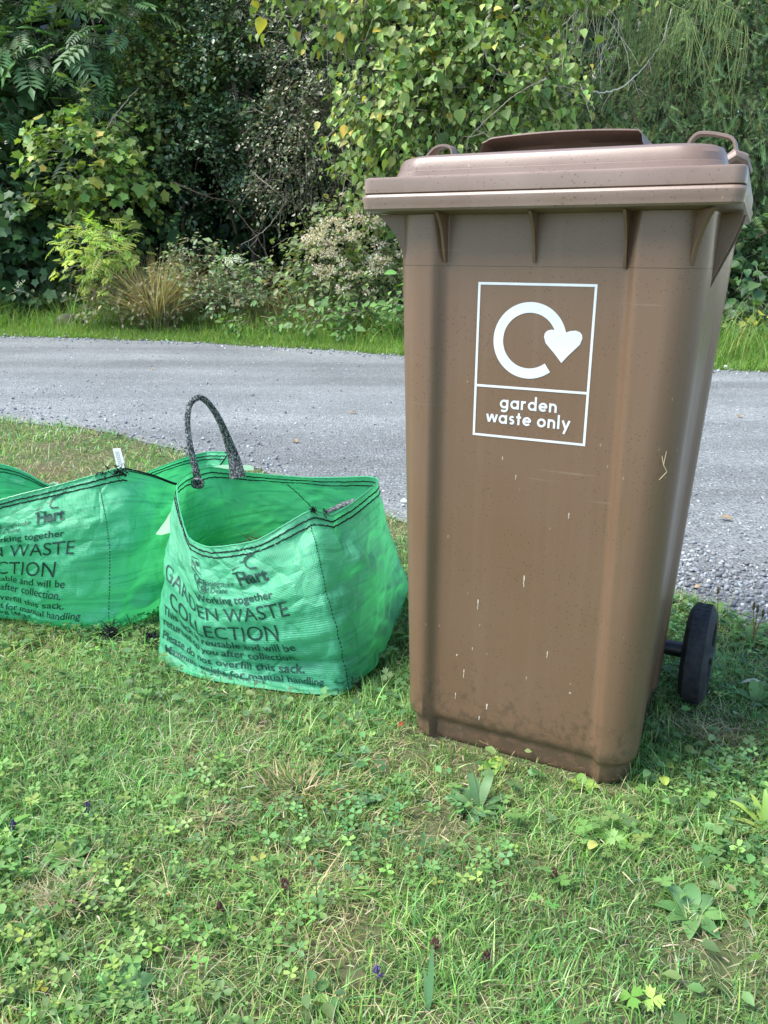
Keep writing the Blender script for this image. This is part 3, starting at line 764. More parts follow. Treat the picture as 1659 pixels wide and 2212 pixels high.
        c = s.G[0].mean(0); V = list(s.G[0]) + [c * np.array((1, 1, 0)) + np.array((0, 0, .004))]
        o2 = add('sack_base', mesh(V, [(k, (k + 1) % NU, NU) for k in range(NU)]), M['bag'], parent)
        return o
    def thread(s, v, mat, parent, t0=0, t1=None, r=.0017, name='stitching', off=0.0, jit=.0006, dashes=None, vert=False, n=420):
        t1 = s.n if t1 is None else t1
        b = MB()
        if vert:
            vs = np.linspace(v[0], v[1], n); ts = np.full(n, float(t0)) + np.interp(vs, [0, 1], [0, t1])
        else: ts = np.linspace(t0, t1, n); vs = np.full(n, float(v))
        P = s.at(ts, vs, off) + RNG.normal(0, jit, (n, 3))
        if dashes:
            for k in range(0, n - dashes, dashes * 2): b.tube(P[k:k + dashes + 1], r, 4)
        else: b.tube(P, r, 5)
        return b.build(name, mat, parent)

_tmp = []
def text_mesh(txt, size=1.0, shear=0, bold=0.0, space=1.0):
    cu = bpy.data.curves.new('t', 'FONT'); cu.body = txt; cu.size = size; cu.shear = shear; cu.offset = bold; cu.space_character = space
    cu.resolution_u = 3
    o = bpy.data.objects.new('t', cu); COL.objects.link(o)
    bpy.context.view_layer.update()
    me = bpy.data.meshes.new_from_object(o.evaluated_get(bpy.context.evaluated_depsgraph_get()))
    bpy.data.objects.remove(o); bpy.data.curves.remove(cu)
    V = np.array([v.co[:] for v in me.vertices]); F = [tuple(p.vertices) for p in me.polygons]; bpy.data.meshes.remove(me)
    return V, F
def split_long(V, F, mx):
    """split triangles whose edges are longer than mx so print can follow folds"""
    V = [tuple(v) for v in V]; T = []
    for f in F:
        for k in range(1, len(f) - 1): T.append((f[0], f[k], f[k + 1]))
    for _ in range(7):
        cache = {}; out = []; ch = False
        def mid(a, c):
            k = (min(a, c), max(a, c))
            if k not in cache: cache[k] = len(V); V.append(tuple((V[a][q] + V[c][q]) / 2 for q in range(3)))
            return cache[k]
        for a, b_, c in T:
            L = [math.dist(V[a], V[b_]), math.dist(V[b_], V[c]), math.dist(V[c], V[a])]
            if max(L) > mx:
                ch = True; k = L.index(max(L)); q = (a, b_, c); p, r, s_ = q[k], q[(k + 1) % 3], q[(k + 2) % 3]
                m_ = mid(p, r); out += [(p, m_, s_), (m_, r, s_)]
            else: out.append((a, b_, c))
        T = out
        if not ch: break
    return np.array(V), T
def print_text(sk, mb, txt, x0, x1, v0, cap_v, bold=0, shear=0, wall=.33, off=.0014):
    """text from arc x0 to x1 (metres), baseline at v0, cap height cap_v (v units)"""
    V, F = text_mesh(txt, 1.0, shear, bold)
    w_ = V[:, 0].max() - V[:, 0].min(); V[:, 0] -= V[:, 0].min()
    X = V[:, 0] / w_ * (x1 - x0); Y = V[:, 1] / .72 * cap_v * wall
    V, T = split_long(np.c_[X, Y, 0 * X], F, .006)
    P = sk.at(sk.s_of_arc(x0 + V[:, 0]), v0 + V[:, 1] / wall, off)
    # fix winding/orientation irrelevant for print
    mb.add(P, T)
def stroke_on(sk, mb, pts, wd, x0, v0, sc, wall=.33, off=.0016, rot=0):
    """stroke through pts (unit square coordinates) mapped at arc x0 + x*sc, v0 + y*sc/wall"""
    P = np.array(pts, float); Q = []
    for a, c in zip(P[:-1], P[1:]):
        k = max(1, int(np.linalg.norm(c - a) * sc / .004)); Q += [a + (c - a) * i / k for i in range(k)]
    Q.append(P[-1]); P = np.array(Q)
    V = []; n = len(P)
    for i in range(n):
        t = unit(P[min(i + 1, n - 1)] - P[max(i - 1, 0)]); nn = np.array((-t[1], t[0])) * wd / 2 * (1 - .5 * (i / max(1, n - 1)))
        V += [P[i] + nn, P[i] - nn]
    V = np.array(V); W_ = sk.at(sk.s_of_arc(x0 + V[:, 0] * sc), v0 + V[:, 1] * sc / wall, off + RNG.uniform(0, .0002))
    mb.add(W_, [(2 * i, 2 * i + 1, 2 * i + 3, 2 * i + 2) for i in range(n - 1)])

def all_print(sk, parent, X):
    """X(f): arc position of text fraction f (0 = left end of the widest line, 1 = its right end)"""
    b = MB()
    def line(txt, f0, f1, v, cap, **k): print_text(sk, b, txt, X(f0), X(f1), v, cap, **k)
    line('Basingstoke', .487, .718, .702, .042, shear=.35); line('and Deane', .452, .650, .655, .042, shear=.35)
    line('Hart', .755, .925, .705, .090, bold=.035)
    line('DISTRICT COUNCIL', .755, .915, .682, .013)
    line('Working together', .395, .930, .583, .050, bold=.016)
    line('GARDEN WASTE', .02, 1.0, .470, .085); line('COLLECTION', .08, .895, .352, .085)
    line('This sack is reusable and will be', .02, .975, .296, .042, bold=.010); line('returned to you after collection.', .02, .965, .240, .042, bold=.010)
    line('Please do not overfill this sack.', .02, .985, .172, .042, bold=.010)
    line('Maximum weight for manual handling', .06, 1.10, .112, .042, bold=.010); line('is 20 kg (44 lb).', .36, .76, .062, .040, bold=.010)
    b.build('printed_text', M['print'], parent, False)
    b = MB()
    # leaping stag drawn in a few strokes
    x0 = X(.74); v0 = .795; sc = .058
    stroke_on(sk, b, [(.05, .12), (.2, .20), (.35, .24)], .05, x0, v0, sc); stroke_on(sk, b, [(.0, -.02), (.25, .02), (.42, -.05), (.5, -.25), (.56, -.5)], .06, x0, v0, sc)
    stroke_on(sk, b, [(.95, .06), (.72, .08), (.60, .22), (.62, .42), (.78, .56), (1.0, .66)], .07, x0, v0, sc)
    stroke_on(sk, b, [(.42, .42), (.56, .40), (.66, .56), (.62, .44)], .05, x0, v0, sc); stroke_on(sk, b, [(.62, .52), (.80, .62), (.88, .74), (.86, .62), (1.12, .78)], .05, x0, v0, sc)
    stroke_on(sk, b, [(.86, .62), (1.05, .72), (1.28, .80)], .05, x0, v0, sc)
    b.build('stag_emblem', M['print'], parent, False)
    b = MB()
    # borough shield: outline, bend, roundel and interlaced letters
    x0 = X(.412); v0 = .672; sc = .052
    stroke_on(sk, b, [(0, 1.3), (.5, 1.3), (.5, .75)], .03, x0 + .004, v0, sc); stroke_on(sk, b, [(0, 1.3), (0, .7), (.02, .5)], .03, x0 + .004, v0, sc)
    stroke_on(sk, b, [(0, 1.15), (.12, 1.05), (.2, .82), (.5, .62)], .09, x0 + .004, v0, sc); stroke_on(sk, b, [(.0, .85), (.12, .72), (.3, .5), (.48, .42)], .06, x0 + .004, v0, sc)
    for k in range(8): a = k * math.pi / 4; stroke_on(sk, b, [(.34, 1.08), (.34 + .13 * math.cos(a), 1.08 + .13 * math.sin(a))], .055, x0 + .004, v0, sc)
    for (cx, cz, r) in ((.16, .42, .17), (.38, .22, .22), (.3, .05, .24), (.42, .02, .12)):
        stroke_on(sk, b, [(cx + r * math.cos(a), cz + r * math.sin(a)) for a in np.linspace(0, 6.2, 13)], .05, x0 + .004, v0, sc)
    stroke_on(sk, b, [(.05, .5), (.1, -.1)], .05, x0 + .004, v0, sc); stroke_on(sk, b, [(.2, .3), (.5, .32)], .05, x0 + .004, v0, sc)
    b.build('shield_emblem', M['print'], parent, False)

def P3(l): return [np.array(p, float) if len(p) == 3 and abs(p[0]) < 20 and abs(p[1]) < 20 else at(*p) for p in l]
def frayed(parent, c, n, r, name='frayed_thread_end', seed=0, down=.6):
    rg = np.random.default_rng(seed); b = MB()
    for k in range(n):
        a = rg.uniform(0, 2 * math.pi); p = np.array(c, float) + rg.normal(0, r * .18, 3); pts = [p]
        d = np.array((math.cos(a), math.sin(a), rg.uniform(-down, .5)))
        for q in range(5):
            d = unit(d + rg.normal(0, .75, 3)); p = p + d * r * .19; p[2] = max(p[2], .006); pts.append(p.copy())
        b.tube(pts, [.0014, .0014, .0012, .001, .0008, .0004], 4)
    return b.build(name, M['blackthread'], parent)

# ---- the upright sack in the middle
rim = P3([(383, 1047, 1.94), (390, 1108, 1.85), (407, 1160, 1.765), (452, 1181, 1.70), (555, 1166, 1.665), (668, 1102, 1.68), (716, 1112, 1.73), (762, 1085, 1.82), (816, 1040, 1.93), (795, 1029, 2.04), (665, 1031, 2.20), (540, 1021, 2.25), (452, 1008, 2.22), (408, 1022, 2.12)])
gb = lambda px, py: gnd(px, py, .006)
bot = [gb(342, 1424), gb(390, 1450), gb(450, 1468), gb(540, 1484), gb(640, 1496), gb(732, 1502), gb(766, 1484), gb(815, 1430), gb(850, 1365), (.055, 2.17, .006), (-.10, 2.30, .006), (-.28, 2.34, .006), (-.42, 2.24, .006), (-.50, 2.02, .006)]
low = P3([(341, 1388, 1.785), (392, 1420, 1.735), (448, 1446, 1.695), (540, 1462, 1.655), (642, 1474, 1.625), (738, 1478, 1.605), (778, 1460, 1.645), (828, 1402, 1.77), (850, 1330, 1.965)]) + [np.array(p) for p in ((.055, 2.17, .05), (-.10, 2.32, .05), (-.28, 2.36, .05), (-.43, 2.25, .05), (-.53, 2.02, .05))]
mid = P3([(357, 1215, 1.80), (392, 1262, 1.738), (433, 1318, 1.685), (510, 1325, 1.645), (600, 1312, 1.615), (698, 1290, 1.60), (742, 1278, 1.645), (794, 1248, 1.76), (831, 1200, 1.94)]) + [np.array(p) for p in ((.012, 2.14, .20), (-.15, 2.29, .19), (-.30, 2.33, .18), (-.43, 2.23, .18), (-.52, 2.04, .19))]
low[0][2] = max(low[0][2], .03)
sackA = Sack([bot, low, mid, rim], [0, .12, .52, 1], seed=3, amp=.9,
             folds=[(1.98, .99, 2.0, .10, .25, .003), (2.9, .95, 2.9, .45, .30, -.005), (5.1, .97, 3.6, .62, .35, -.011), (5.6, .95, 7.6, .40, .30, .012), (6.4, .99, 6.3, .70, .3, -.016), (3.2, .33, 6.6, .42, .22, .009), (3.0, .20, 6.0, .24, .20, -.009), (4.6, .52, 7.5, .62, .25, -.008)])
bagA = tag(empty('garden_waste_sack', tuple(np.mean(bot, 0) * np.array((1, 1, 0)))), 'green woven sack standing beside the brown bin with looped handle up', 'garden sack', 'green garden waste sacks on the lawn')
def localize(parent):
    for o in parent.children_recursive:
        if o.parent is parent: o.matrix_parent_inverse = parent.matrix_world.inverted()
sackA.build(bagA)
for v_ in (.955, .918): sackA.thread(v_, M['blackthread'], bagA, r=.0017, off=.0)
sackA.thread(.997, M['bag'], bagA, r=.0016, name='hem', jit=.0003)
sackA.thread((.04, .93), M['blackthread'], bagA, t0=5.35, t1=-.38, r=.0010, vert=True, dashes=2, n=200, off=.0008, name='side_seam', jit=.0001)
sackA.thread((.30, .90), M['blackthread'], bagA, t0=10.0, t1=.5, r=.0012, vert=True, n=60, off=-.001, name='side_seam', jit=.0008)
aL, aR = float(sackA.arc_of_s(.15)), float(sackA.arc_of_s(4.24))
all_print(sackA, bagA, lambda f: aL + (aR - aL) * f)
def web(pts, wd, parent, name='handle', flat=.35):
    P = np.array(pts, float); n = len(P); t = np.linspace(0, n - 1, 60); Q = []
    i = np.clip(np.floor(t).astype(int), 0, n - 2); f = (t - i)[:, None]
    p0, p1, p2, p3 = P[np.maximum(i - 1, 0)], P[i], P[i + 1], P[np.minimum(i + 2, n - 1)]
    Q = .5 * (2 * p1 + (p2 - p0) * f + (2 * p0 - 5 * p1 + 4 * p2 - p3) * f ** 2 + (3 * p1 - p0 - 3 * p2 + p3) * f ** 3)
    W_ = np.interp(t, np.arange(n), wd)
    b = MB(); b.tube(Q, W_ * .5, 10, flat, updir=np.array((.25, 1, 0)) if False else None); return b.build(name, M['strap'], parent)
hp = [at(429, 1048, 2.14), at(424, 1020, 2.135), at(411, 965, 2.13), at(405, 915, 2.135), at(409, 876, 2.14), at(427, 859, 2.15), at(447, 868, 2.17), at(470, 900, 2.19), at(490, 945, 2.21), at(505, 990, 2.225), at(514, 1032, 2.22)]
b = MB(); P = np.array(hp); 
def ribbon(pts, wds, thick, parent, name, mat, wdir):
    P = np.array(pts, float); n = len(P); t = np.linspace(0, n - 1, 70); i = np.clip(np.floor(t).astype(int), 0, n - 2); f = (t - i)[:, None]
    p0, p1, p2, p3 = P[np.maximum(i - 1, 0)], P[i], P[i + 1], P[np.minimum(i + 2, n - 1)]
    Q = .5 * (2 * p1 + (p2 - p0) * f + (2 * p0 - 5 * p1 + 4 * p2 - p3) * f ** 2 + (3 * p1 - p0 - 3 * p2 + p3) * f ** 3)
    W_ = np.interp(t, np.arange(n), wds); R = []
    for k in range(70):
        tg = unit(Q[min(k + 1, 69)] - Q[max(k - 1, 0)]); a = unit(np.cross(tg, wdir)); c_ = unit(np.cross(a, tg))
        w2 = W_[k] / 2; h2 = thick / 2 * (1.6 if W_[k] < .022 else 1)
        R.append([Q[k] + a * w2 * math.cos(q) * (1 + .0 * q) + c_ * h2 * math.sin(q) for q in np.linspace(0, 2 * math.pi, 13)[:-1]])
    b = MB(); b.loft(R); return b.build(name, mat, parent)
ribbon(hp, [.024, .022, .017, .016, .016, .0165, .018, .019, .024, .036, .048], .0052, bagA, 'handle', M['strap'], (.15, 1, .1))
# knot ring where the handle's left end is bundled
b = MB(); kc = at(427, 1044, 2.12); b.tube([kc + np.array((.014 * math.cos(q), .002 * math.sin(3 * q), .011 * math.sin(q))) for q in np.linspace(0, 6.1, 14)], .005, 6); b.build('handle_knot', M['strap'], bagA)
# the second handle lies folded inside the right corner
ribbon([at(706, 1106, 1.80), at(724, 1098, 1.84), at(748, 1087, 1.88), at(768, 1080, 1.90)], [.014, .018, .02, .018], .004, bagA, 'handle', M['strap'], (.2, .2, 1))
frayed(bagA, at(676, 1104, 1.68), 16, .013, seed=4); frayed(bagA, at(700, 1108, 1.71), 8, .016, seed=14)
frayed(bagA, at(735, 1486, 1.625) * np.array((1, 1, 0)) + np.array((0, 0, .018)), 46, .040, seed=5, down=.3); frayed(bagA, at(765, 1478, 1.64) * np.array((1, 1, 0)) + np.array((0, 0, .012)), 30, .036, seed=15, down=.2)
frayed(bagA, at(337, 1400, 1.83) * np.array((1, 1, 0)) + np.array((-.008, 0, .03)), 40, .035, seed=6)
# milky film pocket sticking out on the left wall
fp = [at(383, 1075, 1.98), at(374, 1095, 1.96), at(358, 1124, 1.92), at(336, 1154, 1.89), at(348, 1156, 1.875), at(368, 1150, 1.865), at(380, 1120, 1.90), at(390, 1085, 1.95)]
cc = np.mean(fp, 0) + np.array((-.004, -.012, 0)); b = MB(); b.add(fp + [cc], [(k, (k + 1) % 8, 8) for k in range(8)]); b.build('plastic_pocket', M['film'], bagA)
b = MB(); q = [at(455, 1009, 2.24), at(480, 1004, 2.26), at(540, 1005, 2.275), at(548, 1008, 2.27), at(548, 1016, 2.262), at(460, 1016, 2.235)]; b.add(q, [(0, 1, 2, 3, 4, 5)]); b.build('plastic_pocket', M['film'], bagA)
# corner tab of the base seam
b = MB(); q = [at(745, 1440, 1.612), at(762, 1455, 1.63), at(758, 1494, 1.635), at(738, 1478, 1.60), at(720, 1474, 1.60)]; q2 = [p + np.array((.003, .012, 0)) for p in q]
b.add(q + q2, [(0, 1, 2, 3, 4), (9, 8, 7, 6, 5)] + [(k, (k + 1) % 5, 5 + (k + 1) % 5, 5 + k) for k in range(5)]); b.build('corner_tab', M['bag'], bagA)

# ---- the second sack at the left, sagging
rim = P3([(-130, 1115, 1.86), (-60, 1100, 1.86), (20, 1074, 1.88), (115, 1050, 1.90), (205, 1026, 1.935), (263, 1011, 1.97), (330, 1026, 2.03), (388, 1046, 2.10), (450, 1032, 2.36), (492, 979, 2.52), (445, 977, 2.60), (395, 990, 2.55), (322, 1018, 2.44), (215, 1062, 2.38), (112, 1050, 2.36), (55, 1021, 2.36), (5, 1004, 2.36), (-110, 1000, 2.30), (-190, 1050, 2.08)])
nL = len(rim)
botL = [gnd(-150, 1325, .006), gnd(-70, 1330, .006), gnd(30, 1338, .006), gnd(100, 1352, .006), gnd(170, 1360, .006), gnd(250, 1356, .006), gnd(310, 1338, .006), gnd(350, 1315, .006)] + [np.array(p) for p in ((-.46, 2.30, .006), (-.45, 2.50, .006), (-.56, 2.55, .006), (-.66, 2.55, .006), (-.76, 2.5, .006), (-.88, 2.48, .006), (-1.0, 2.46, .006), (-1.06, 2.44, .006), (-1.12, 2.42, .006), (-1.24, 2.36, .006), (-1.28, 2.16, .006))]
lowL = P3([(-150, 1290, 2.02), (-70, 1298, 1.99), (20, 1310, 1.95), (95, 1328, 1.915), (170, 1335, 1.90), (255, 1330, 1.925), (330, 1305, 2.00), (372, 1270, 2.08)]) + [p + np.array((0, 0, .05)) for p in botL[8:]]
midL = P3([(-150, 1190, 1.92), (-70, 1190, 1.89), (20, 1185, 1.87), (110, 1180, 1.86), (195, 1175, 1.865), (280, 1165, 1.91), (352, 1150, 2.00), (396, 1140, 2.12)]) + [p * np.array((1, 1, 0)) * .5 + q_ * np.array((1, 1, 0)) * .5 + np.array((0, 0, .18)) for p, q_ in zip(botL[8:], rim[8:])]
sackB = Sack([botL, lowL, midL, rim], [0, .12, .52, 1], NU=300, seed=23, amp=1.0,
             folds=[(4.6, .12, 7.2, .26, .26, .020), (5.0, .06, 5.6, .30, .20, -.012), (3.4, .75, 5.6, .92, .4, -.008), (4.6, .35, 6.8, .52, .30, -.010), (2.0, .2, 5.0, .30, .26, .009), (6.0, .9, 6.6, .30, .3, -.010)])
bagB = tag(empty('garden_waste_sack', tuple(np.mean(botL, 0) * np.array((1, 1, 0)))), 'green woven sack with small white label knotted at its rim, at the photo left edge', 'garden sack', 'green garden waste sacks on the lawn')
sackB.build(bagB)
for v_ in (.955, .918):
    sackB.thread(v_, M['blackthread'], bagB, t0=0, t1=5.15, r=.0018, n=200); sackB.thread(v_, M['blackthread'], bagB, t0=8.9, t1=19, r=.0018, n=260)
b = MB(); b.tube(sackB.at(np.linspace(5.2, 7.0, 8), np.full(8, .985), .002) , .0012, 4); b.build('stitching', M['blackthread'], bagB)
b = MB(); P = sackB.at(np.linspace(5.1, 9.2, 40), np.full(40, .999)); b.tube(list(P), .0022, 5); b.build('stitching', M['blackthread'], bagB)
sackB.thread(.999, M['bag'], bagB, r=.0015, name='hem', jit=.0003)
sackB.thread((.03, .90), M['blackthread'], bagB, t0=4.85, t1=-.75, r=.0010, vert=True, dashes=2, n=200, off=.0008, name='side_seam', jit=.0001)
xR = float(sackB.arc_of_s(3.62)); allw = (aR - aL) * 1.0
all_print(sackB, bagB, lambda f: xR - allw * (1 - f))
frayed(bagB, at(262, 1016, 1.955), 26, .026, seed=7, down=.9); frayed(bagB, at(225, 1022, 1.94), 10, .03, seed=17)
frayed(bagB, gnd(240, 1368, .02), 50, .045, seed=8, down=.3)
# white label, standing up at the rim
q = [at(254, 1012, 1.975), at(271, 1010, 1.975), at(260, 968, 1.98), at(243, 969, 1.98)]; d_ = np.array((.0, .0008, 0))
b = MB(); b.add(q + [p + d_ for p in q], [(0, 1, 2, 3), (7, 6, 5, 4), (0, 4, 5, 1), (1, 5, 6, 2), (2, 6, 7, 3), (3, 7, 4, 0)])
lab = b.build('fabric_label', M['paper'], bagB, False)
# tiny unreadable care lines printed on it
b = MB(); ex = (q[1] - q[0]); ey = (q[3] - q[0])
for r_ in (.25, .42, .6):
    for k in range(8):
        f0 = .14 + k * .09; c0 = q[0] + ex * r_ + ey * f0 + np.array((0, -.0006, 0)); b.add([c0, c0 + ex * .06, c0 + ex * .06 + ey * .06, c0 + ey * .06], [(0, 1, 2, 3)])
b.build('label_print', M['print'], lab, False)
ribbon([at(108, 1049, 2.33), at(118, 1046, 2.33), at(126, 1049, 2.32), at(128, 1056, 2.32)], [.012, .016, .014, .01], .003, bagB, 'plastic_pocket', M['film'], (0, 1, .3))
bpy.context.view_layer.update()
for o in (bagA, bagB): localize(o)

# clippings lying inside the middle sack
cl = np.array((-.27, 2.02)); n = 26; V = [(0, 0, .175)]; Fm = []
for r_ in range(1, 6):
    for k in range(n):
        p = sackA.at(k / n * 14, .42)[:2] if False else None
        e = crom(np.array(mid, float), np.array([k / n * 14.0]))[0]; g = cl + (e[:2] - cl) * r_ / 5 * .93
        V.append((g[0], g[1], .125 + .03 * (1 - (r_ / 5) ** 2) + .008 * math.sin(k * 2.3 + r_ * 4)))
V[0] = (cl[0], cl[1], .155)
for k in range(n): Fm.append((0, 1 + k, 1 + (k + 1) % n))
for r_ in range(4):
    for k in range(n): a = 1 + r_ * n + k; c_ = 1 + r_ * n + (k + 1) % n; Fm.append((a, a + n, c_ + n, c_))
clip = tag(add('garden_clippings', mesh(V, Fm), plain('brown_clippings', (.12, .085, .045), .95, .1, .5, 80, .006)), 'brown dried garden clippings heaped inside the open green sack', 'clippings')
ncl = 1500; th = RNG.uniform(0, 6.28, ncl); rr_ = np.sqrt(RNG.uniform(0, 1, ncl)) * .19
Pc = np.c_[cl[0] + rr_ * np.cos(th), cl[1] + rr_ * np.sin(th) * .95, .142 + .02 * RNG.uniform(0, 1, ncl)]
Dc = unit(np.c_[RNG.normal(0, 1, (ncl, 2)), RNG.normal(0, .35, ncl)]); X_, Y_, Z_ = frame(Dc, RNG.normal(0, 1, (ncl, 3)))
T_ = (np.array([(-.5, 0, 0), (.5, 0, 0), (.3, 1, .1)]), np.array([(0, 1, 2)]))
v_, f_, c_ = instances(*T_, Pc, X_, Y_, Z_, np.c_[np.full(ncl, .004), RNG.uniform(.02, .06, ncl), np.full(ncl, .02)], colmix([(.28, .19, .10), (.14, .09, .05), (.38, .30, .17), (.08, .06, .03)], [3, 3, 2, 1], ncl))
o = add('dry_stalks', mesh(v_, f_, c_), M['grass'], clip, False); o['kind'] = 'stuff'

# ================================================================== lawn (stuff) and weeds
def pnoise(P, sc, seed, o=3): return fbm(np.c_[P[:, 0] * sc, P[:, 1] * sc, np.zeros(len(P))], o, seed)
def sample_area(n, x0, x1, y0, y1, cond=None):
    P = np.c_[RNG.uniform(x0, x1, n), RNG.uniform(y0, y1, n), np.zeros(n)]
    return P[cond(P)] if cond is not None else P
def edge_dist(P): return near_y(P[:, 0]) - P[:, 1]
LC, LS = math.cos(YAW), math.sin(YAW)
def under_bin(P):
    dx, dy = P[:, 0] - BX, P[:, 1] - BY; lx = LC * dx - LS * dy; ly = LS * dx + LC * dy
    return (np.abs(lx) < .200) & (ly > .062) & (ly < .42)
def poly_in(P, poly):
    poly = np.array(poly)[:, :2]; c = np.zeros(len(P), bool); j = len(poly) - 1
    for i in range(len(poly)):
        a, b_ = poly[i], poly[j]
        with np.errstate(divide='ignore', invalid='ignore'):
            t = (a[1] > P[:, 1]) != (b_[1] > P[:, 1]); xx = (b_[0] - a[0]) * (P[:, 1] - a[1]) / (b_[1] - a[1] + 1e-12) + a[0]
        c ^= t & (P[:, 0] < xx); j = i
    return c
def under_bags(P): return poly_in(P, bot) | poly_in(P, botL)
# bare / straw patches on the lawn: (x, y, radius)
def g2(px, py): q = gnd(px, py); return (q[0], q[1])
PATCH = [(*g2(640, 1715), .10), (*g2(880, 1640), .10), (*g2(1020, 1640), .08), (*g2(940, 1790), .13), (*g2(740, 2040), .09), (*g2(1250, 1690), .07), (*g2(1540, 1560), .10), (*g2(400, 2100), .07), (*g2(120, 1900), .08), (*g2(1560, 2060), .09), (*g2(560, 1580), .06), (*g2(700, 1900), .07), (*g2(150, 1000), .35), (*g2(860, 1150), .2)]
def dryness(P):
    d = .5 + .55 * pnoise(P, 3.2, 40) + .35 * pnoise(P, 11, 41)
    d = np.clip(d - .25, 0, 1)
    for x, y, r_ in PATCH: d = np.maximum(d, .95 * np.exp(-(((P[:, 0] - x) ** 2 + (P[:, 1] - y) ** 2) / r_ ** 2) * .9))
    far = np.clip((P[:, 1] - 2.4) / 2, 0, 1) * .35
    return np.clip(d + far, 0, 1)
def near_foot(P):
    dx, dy = P[:, 0] - BX, P[:, 1] - BY; lx = LC * dx - LS * dy; ly = LS * dx + LC * dy
    k = (np.abs(lx) < .225) & (ly > -.005) & (ly < .07)
    k |= (lx > .18) & (lx < .235) & (ly > 0) & (ly < .4)
    B_ = np.array(bot)[1:8]; 
    for i in range(len(B_) - 1):
        for t in (0, .33, .66): q = B_[i] + (B_[i + 1] - B_[i]) * t; k |= ((P[:, 0] - q[0]) ** 2 + (P[:, 1] - q[1] + .01) ** 2) < .028 ** 2
    return k
BARE = [(*g2(905, 1632), .045), (*g2(1010, 1662), .03), (*g2(820, 1655), .03), (*g2(950, 1800), .035), (*g2(1100, 1690), .02), (*g2(1600, 1600), .05), (*g2(400, 2110), .02), (*g2(1560, 2075), .035), (*g2(1545, 1420), .04), (*g2(760, 2110), .02), (*g2(1240, 1720), .02), (*g2(660, 1745), .02)]
def bare(P):
    k = np.zeros(len(P), bool)
    for x, y, r_ in BARE: k |= ((P[:, 0] - x) ** 2 + (P[:, 1] - y) ** 2) < (.75 * r_ * (1 + .5 * vnoise(P * 30, 5))) ** 2
    return k & (RNG.random(len(P)) < .88)
G_ = [(.185, .36, .095), (.125, .27, .075), (.27, .45, .145), (.14, .31, .12), (.38, .50, .24), (.075, .16, .05)]
DRY = [(.48, .44, .27), (.60, .55, .39), (.38, .39, .19), (.32, .37, .15)]
parts = []
def lawn_zone(n, x0, x1, y0, y1, hh, ww, segs, cond):
    P = sample_area(n, x0, x1, y0, y1, lambda P: (edge_dist(P) > -.02) & ~under_bin(P) & ~under_bags(P) & cond(P))
    dr = dryness(P)
    keep = RNG.random(len(P)) > np.clip(dr * 1.0 - .35, 0, .6); P = P[keep]; dr = dr[keep]; nb = ~bare(P); P = P[nb]; dr = dr[nb]
    n = len(P); pn = pnoise(P, 5, 50)
    isdry = RNG.random(n) < .10 + dr * .55
    c = colmix(G_, [4, 3, 3, 2, 1.2, 1.2], n, .25); cd = colmix(DRY, [3, 2, 3, 3], n, .2); c[isdry] = cd[isdry]
    hue = pnoise(P, 2.1, 77)[:, None]; c = c * (1 + .28 * pn[:, None]) * (1 + hue * np.array((.16, .0, -.14)))
    H = np.clip(hh * (1 + .35 * pn) * RNG.lognormal(0, .38, n), .010, .085); H[isdry] *= .85
    near_bin = under_bin(P * 1.0 + np.array((0, .02, 0)))
    nf = near_foot(P); H[nf] = np.minimum(H[nf], RNG.uniform(.004, .012, n)[nf])
    W_ = ww * RNG.uniform(.6, 1.4, n); W_[isdry] *= .6
    lean = RNG.gamma(2.2, .36, n); lean[isdry] += RNG.uniform(.3, 1.3, isdry.sum())
    parts.append(blades(P, H, W_, RNG.uniform(0, 2 * math.pi, n), lean, c, segs))
lawn_zone(200000, -1.35, 1.9, .45, 1.75, .021, .0024, 3, lambda P: np.abs(P[:, 0]) < .35 + P[:, 1] * .75)
lawn_zone(100000, -1.9, 2.1, 1.75, 2.9, .022, .0034, 3, lambda P: np.abs(P[:, 0]) < .5 + P[:, 1] * .75)
lawn_zone(60000, -4.6, .5, 2.9, 6.2, .032, .0055, 2, lambda P: np.abs(P[:, 0]) < .6 + P[:, 1] * .75)
lawn_zone(9000, .3, 3.2, 1.2, 2.7, .05, .004, 3, lambda P: edge_dist(P) < .25)
lawn_zone(60000, -9, 6, -3.5, 6.2, .035, .008, 2, lambda P: (np.abs(P[:, 0]) >= .35 + np.abs(P[:, 1]) * .75) | (P[:, 1] < .45))
lawn_zone(90000, -3.2, 3.0, -1.2, 2.2, .028, .0045, 2, lambda P: (np.abs(P[:, 0]) >= .35 + np.abs(P[:, 1]) * .75) | (P[:, 1] < .45))
# grass standing against the bin's foot
Pm = []
for t in np.linspace(0, 1, 170):
    lx = -.20 + .41 * t; ly = .036 - RNG.uniform(0, .03); Pm.append((BX + LC * lx + LS * ly, BY - LS * lx + LC * ly, 0))
for t in np.linspace(0, 1, 260):
    lx = .205 + RNG.uniform(0, .03); ly = .06 + .4 * t; Pm.append((BX + LC * lx + LS * ly, BY - LS * lx + LC * ly, 0))
for k in range(500):
    t = RNG.uniform(0, 9); e = crom(np.array(bot, float), np.array([t]))[0]; Pm.append((e[0] + RNG.normal(0, .012), e[1] - abs(RNG.normal(0, .012)), -.012))
for k in range(400):
    t = RNG.uniform(0, 8); e = crom(np.array(botL, float), np.array([t]))[0]; Pm.append((e[0] + RNG.normal(0, .012), e[1] - abs(RNG.normal(0, .012)), -.012))
Pm = np.array(Pm); nP = len(Pm)
parts.append(blades(Pm, RNG.uniform(.02, .055, nP), RNG.uniform(.002, .0035, nP), RNG.uniform(3.6, 5.8, nP), RNG.gamma(2, .3, nP), colmix(G_ + DRY[:1], [3, 2, 2, 2, 1, 1, 2], nP), 3))
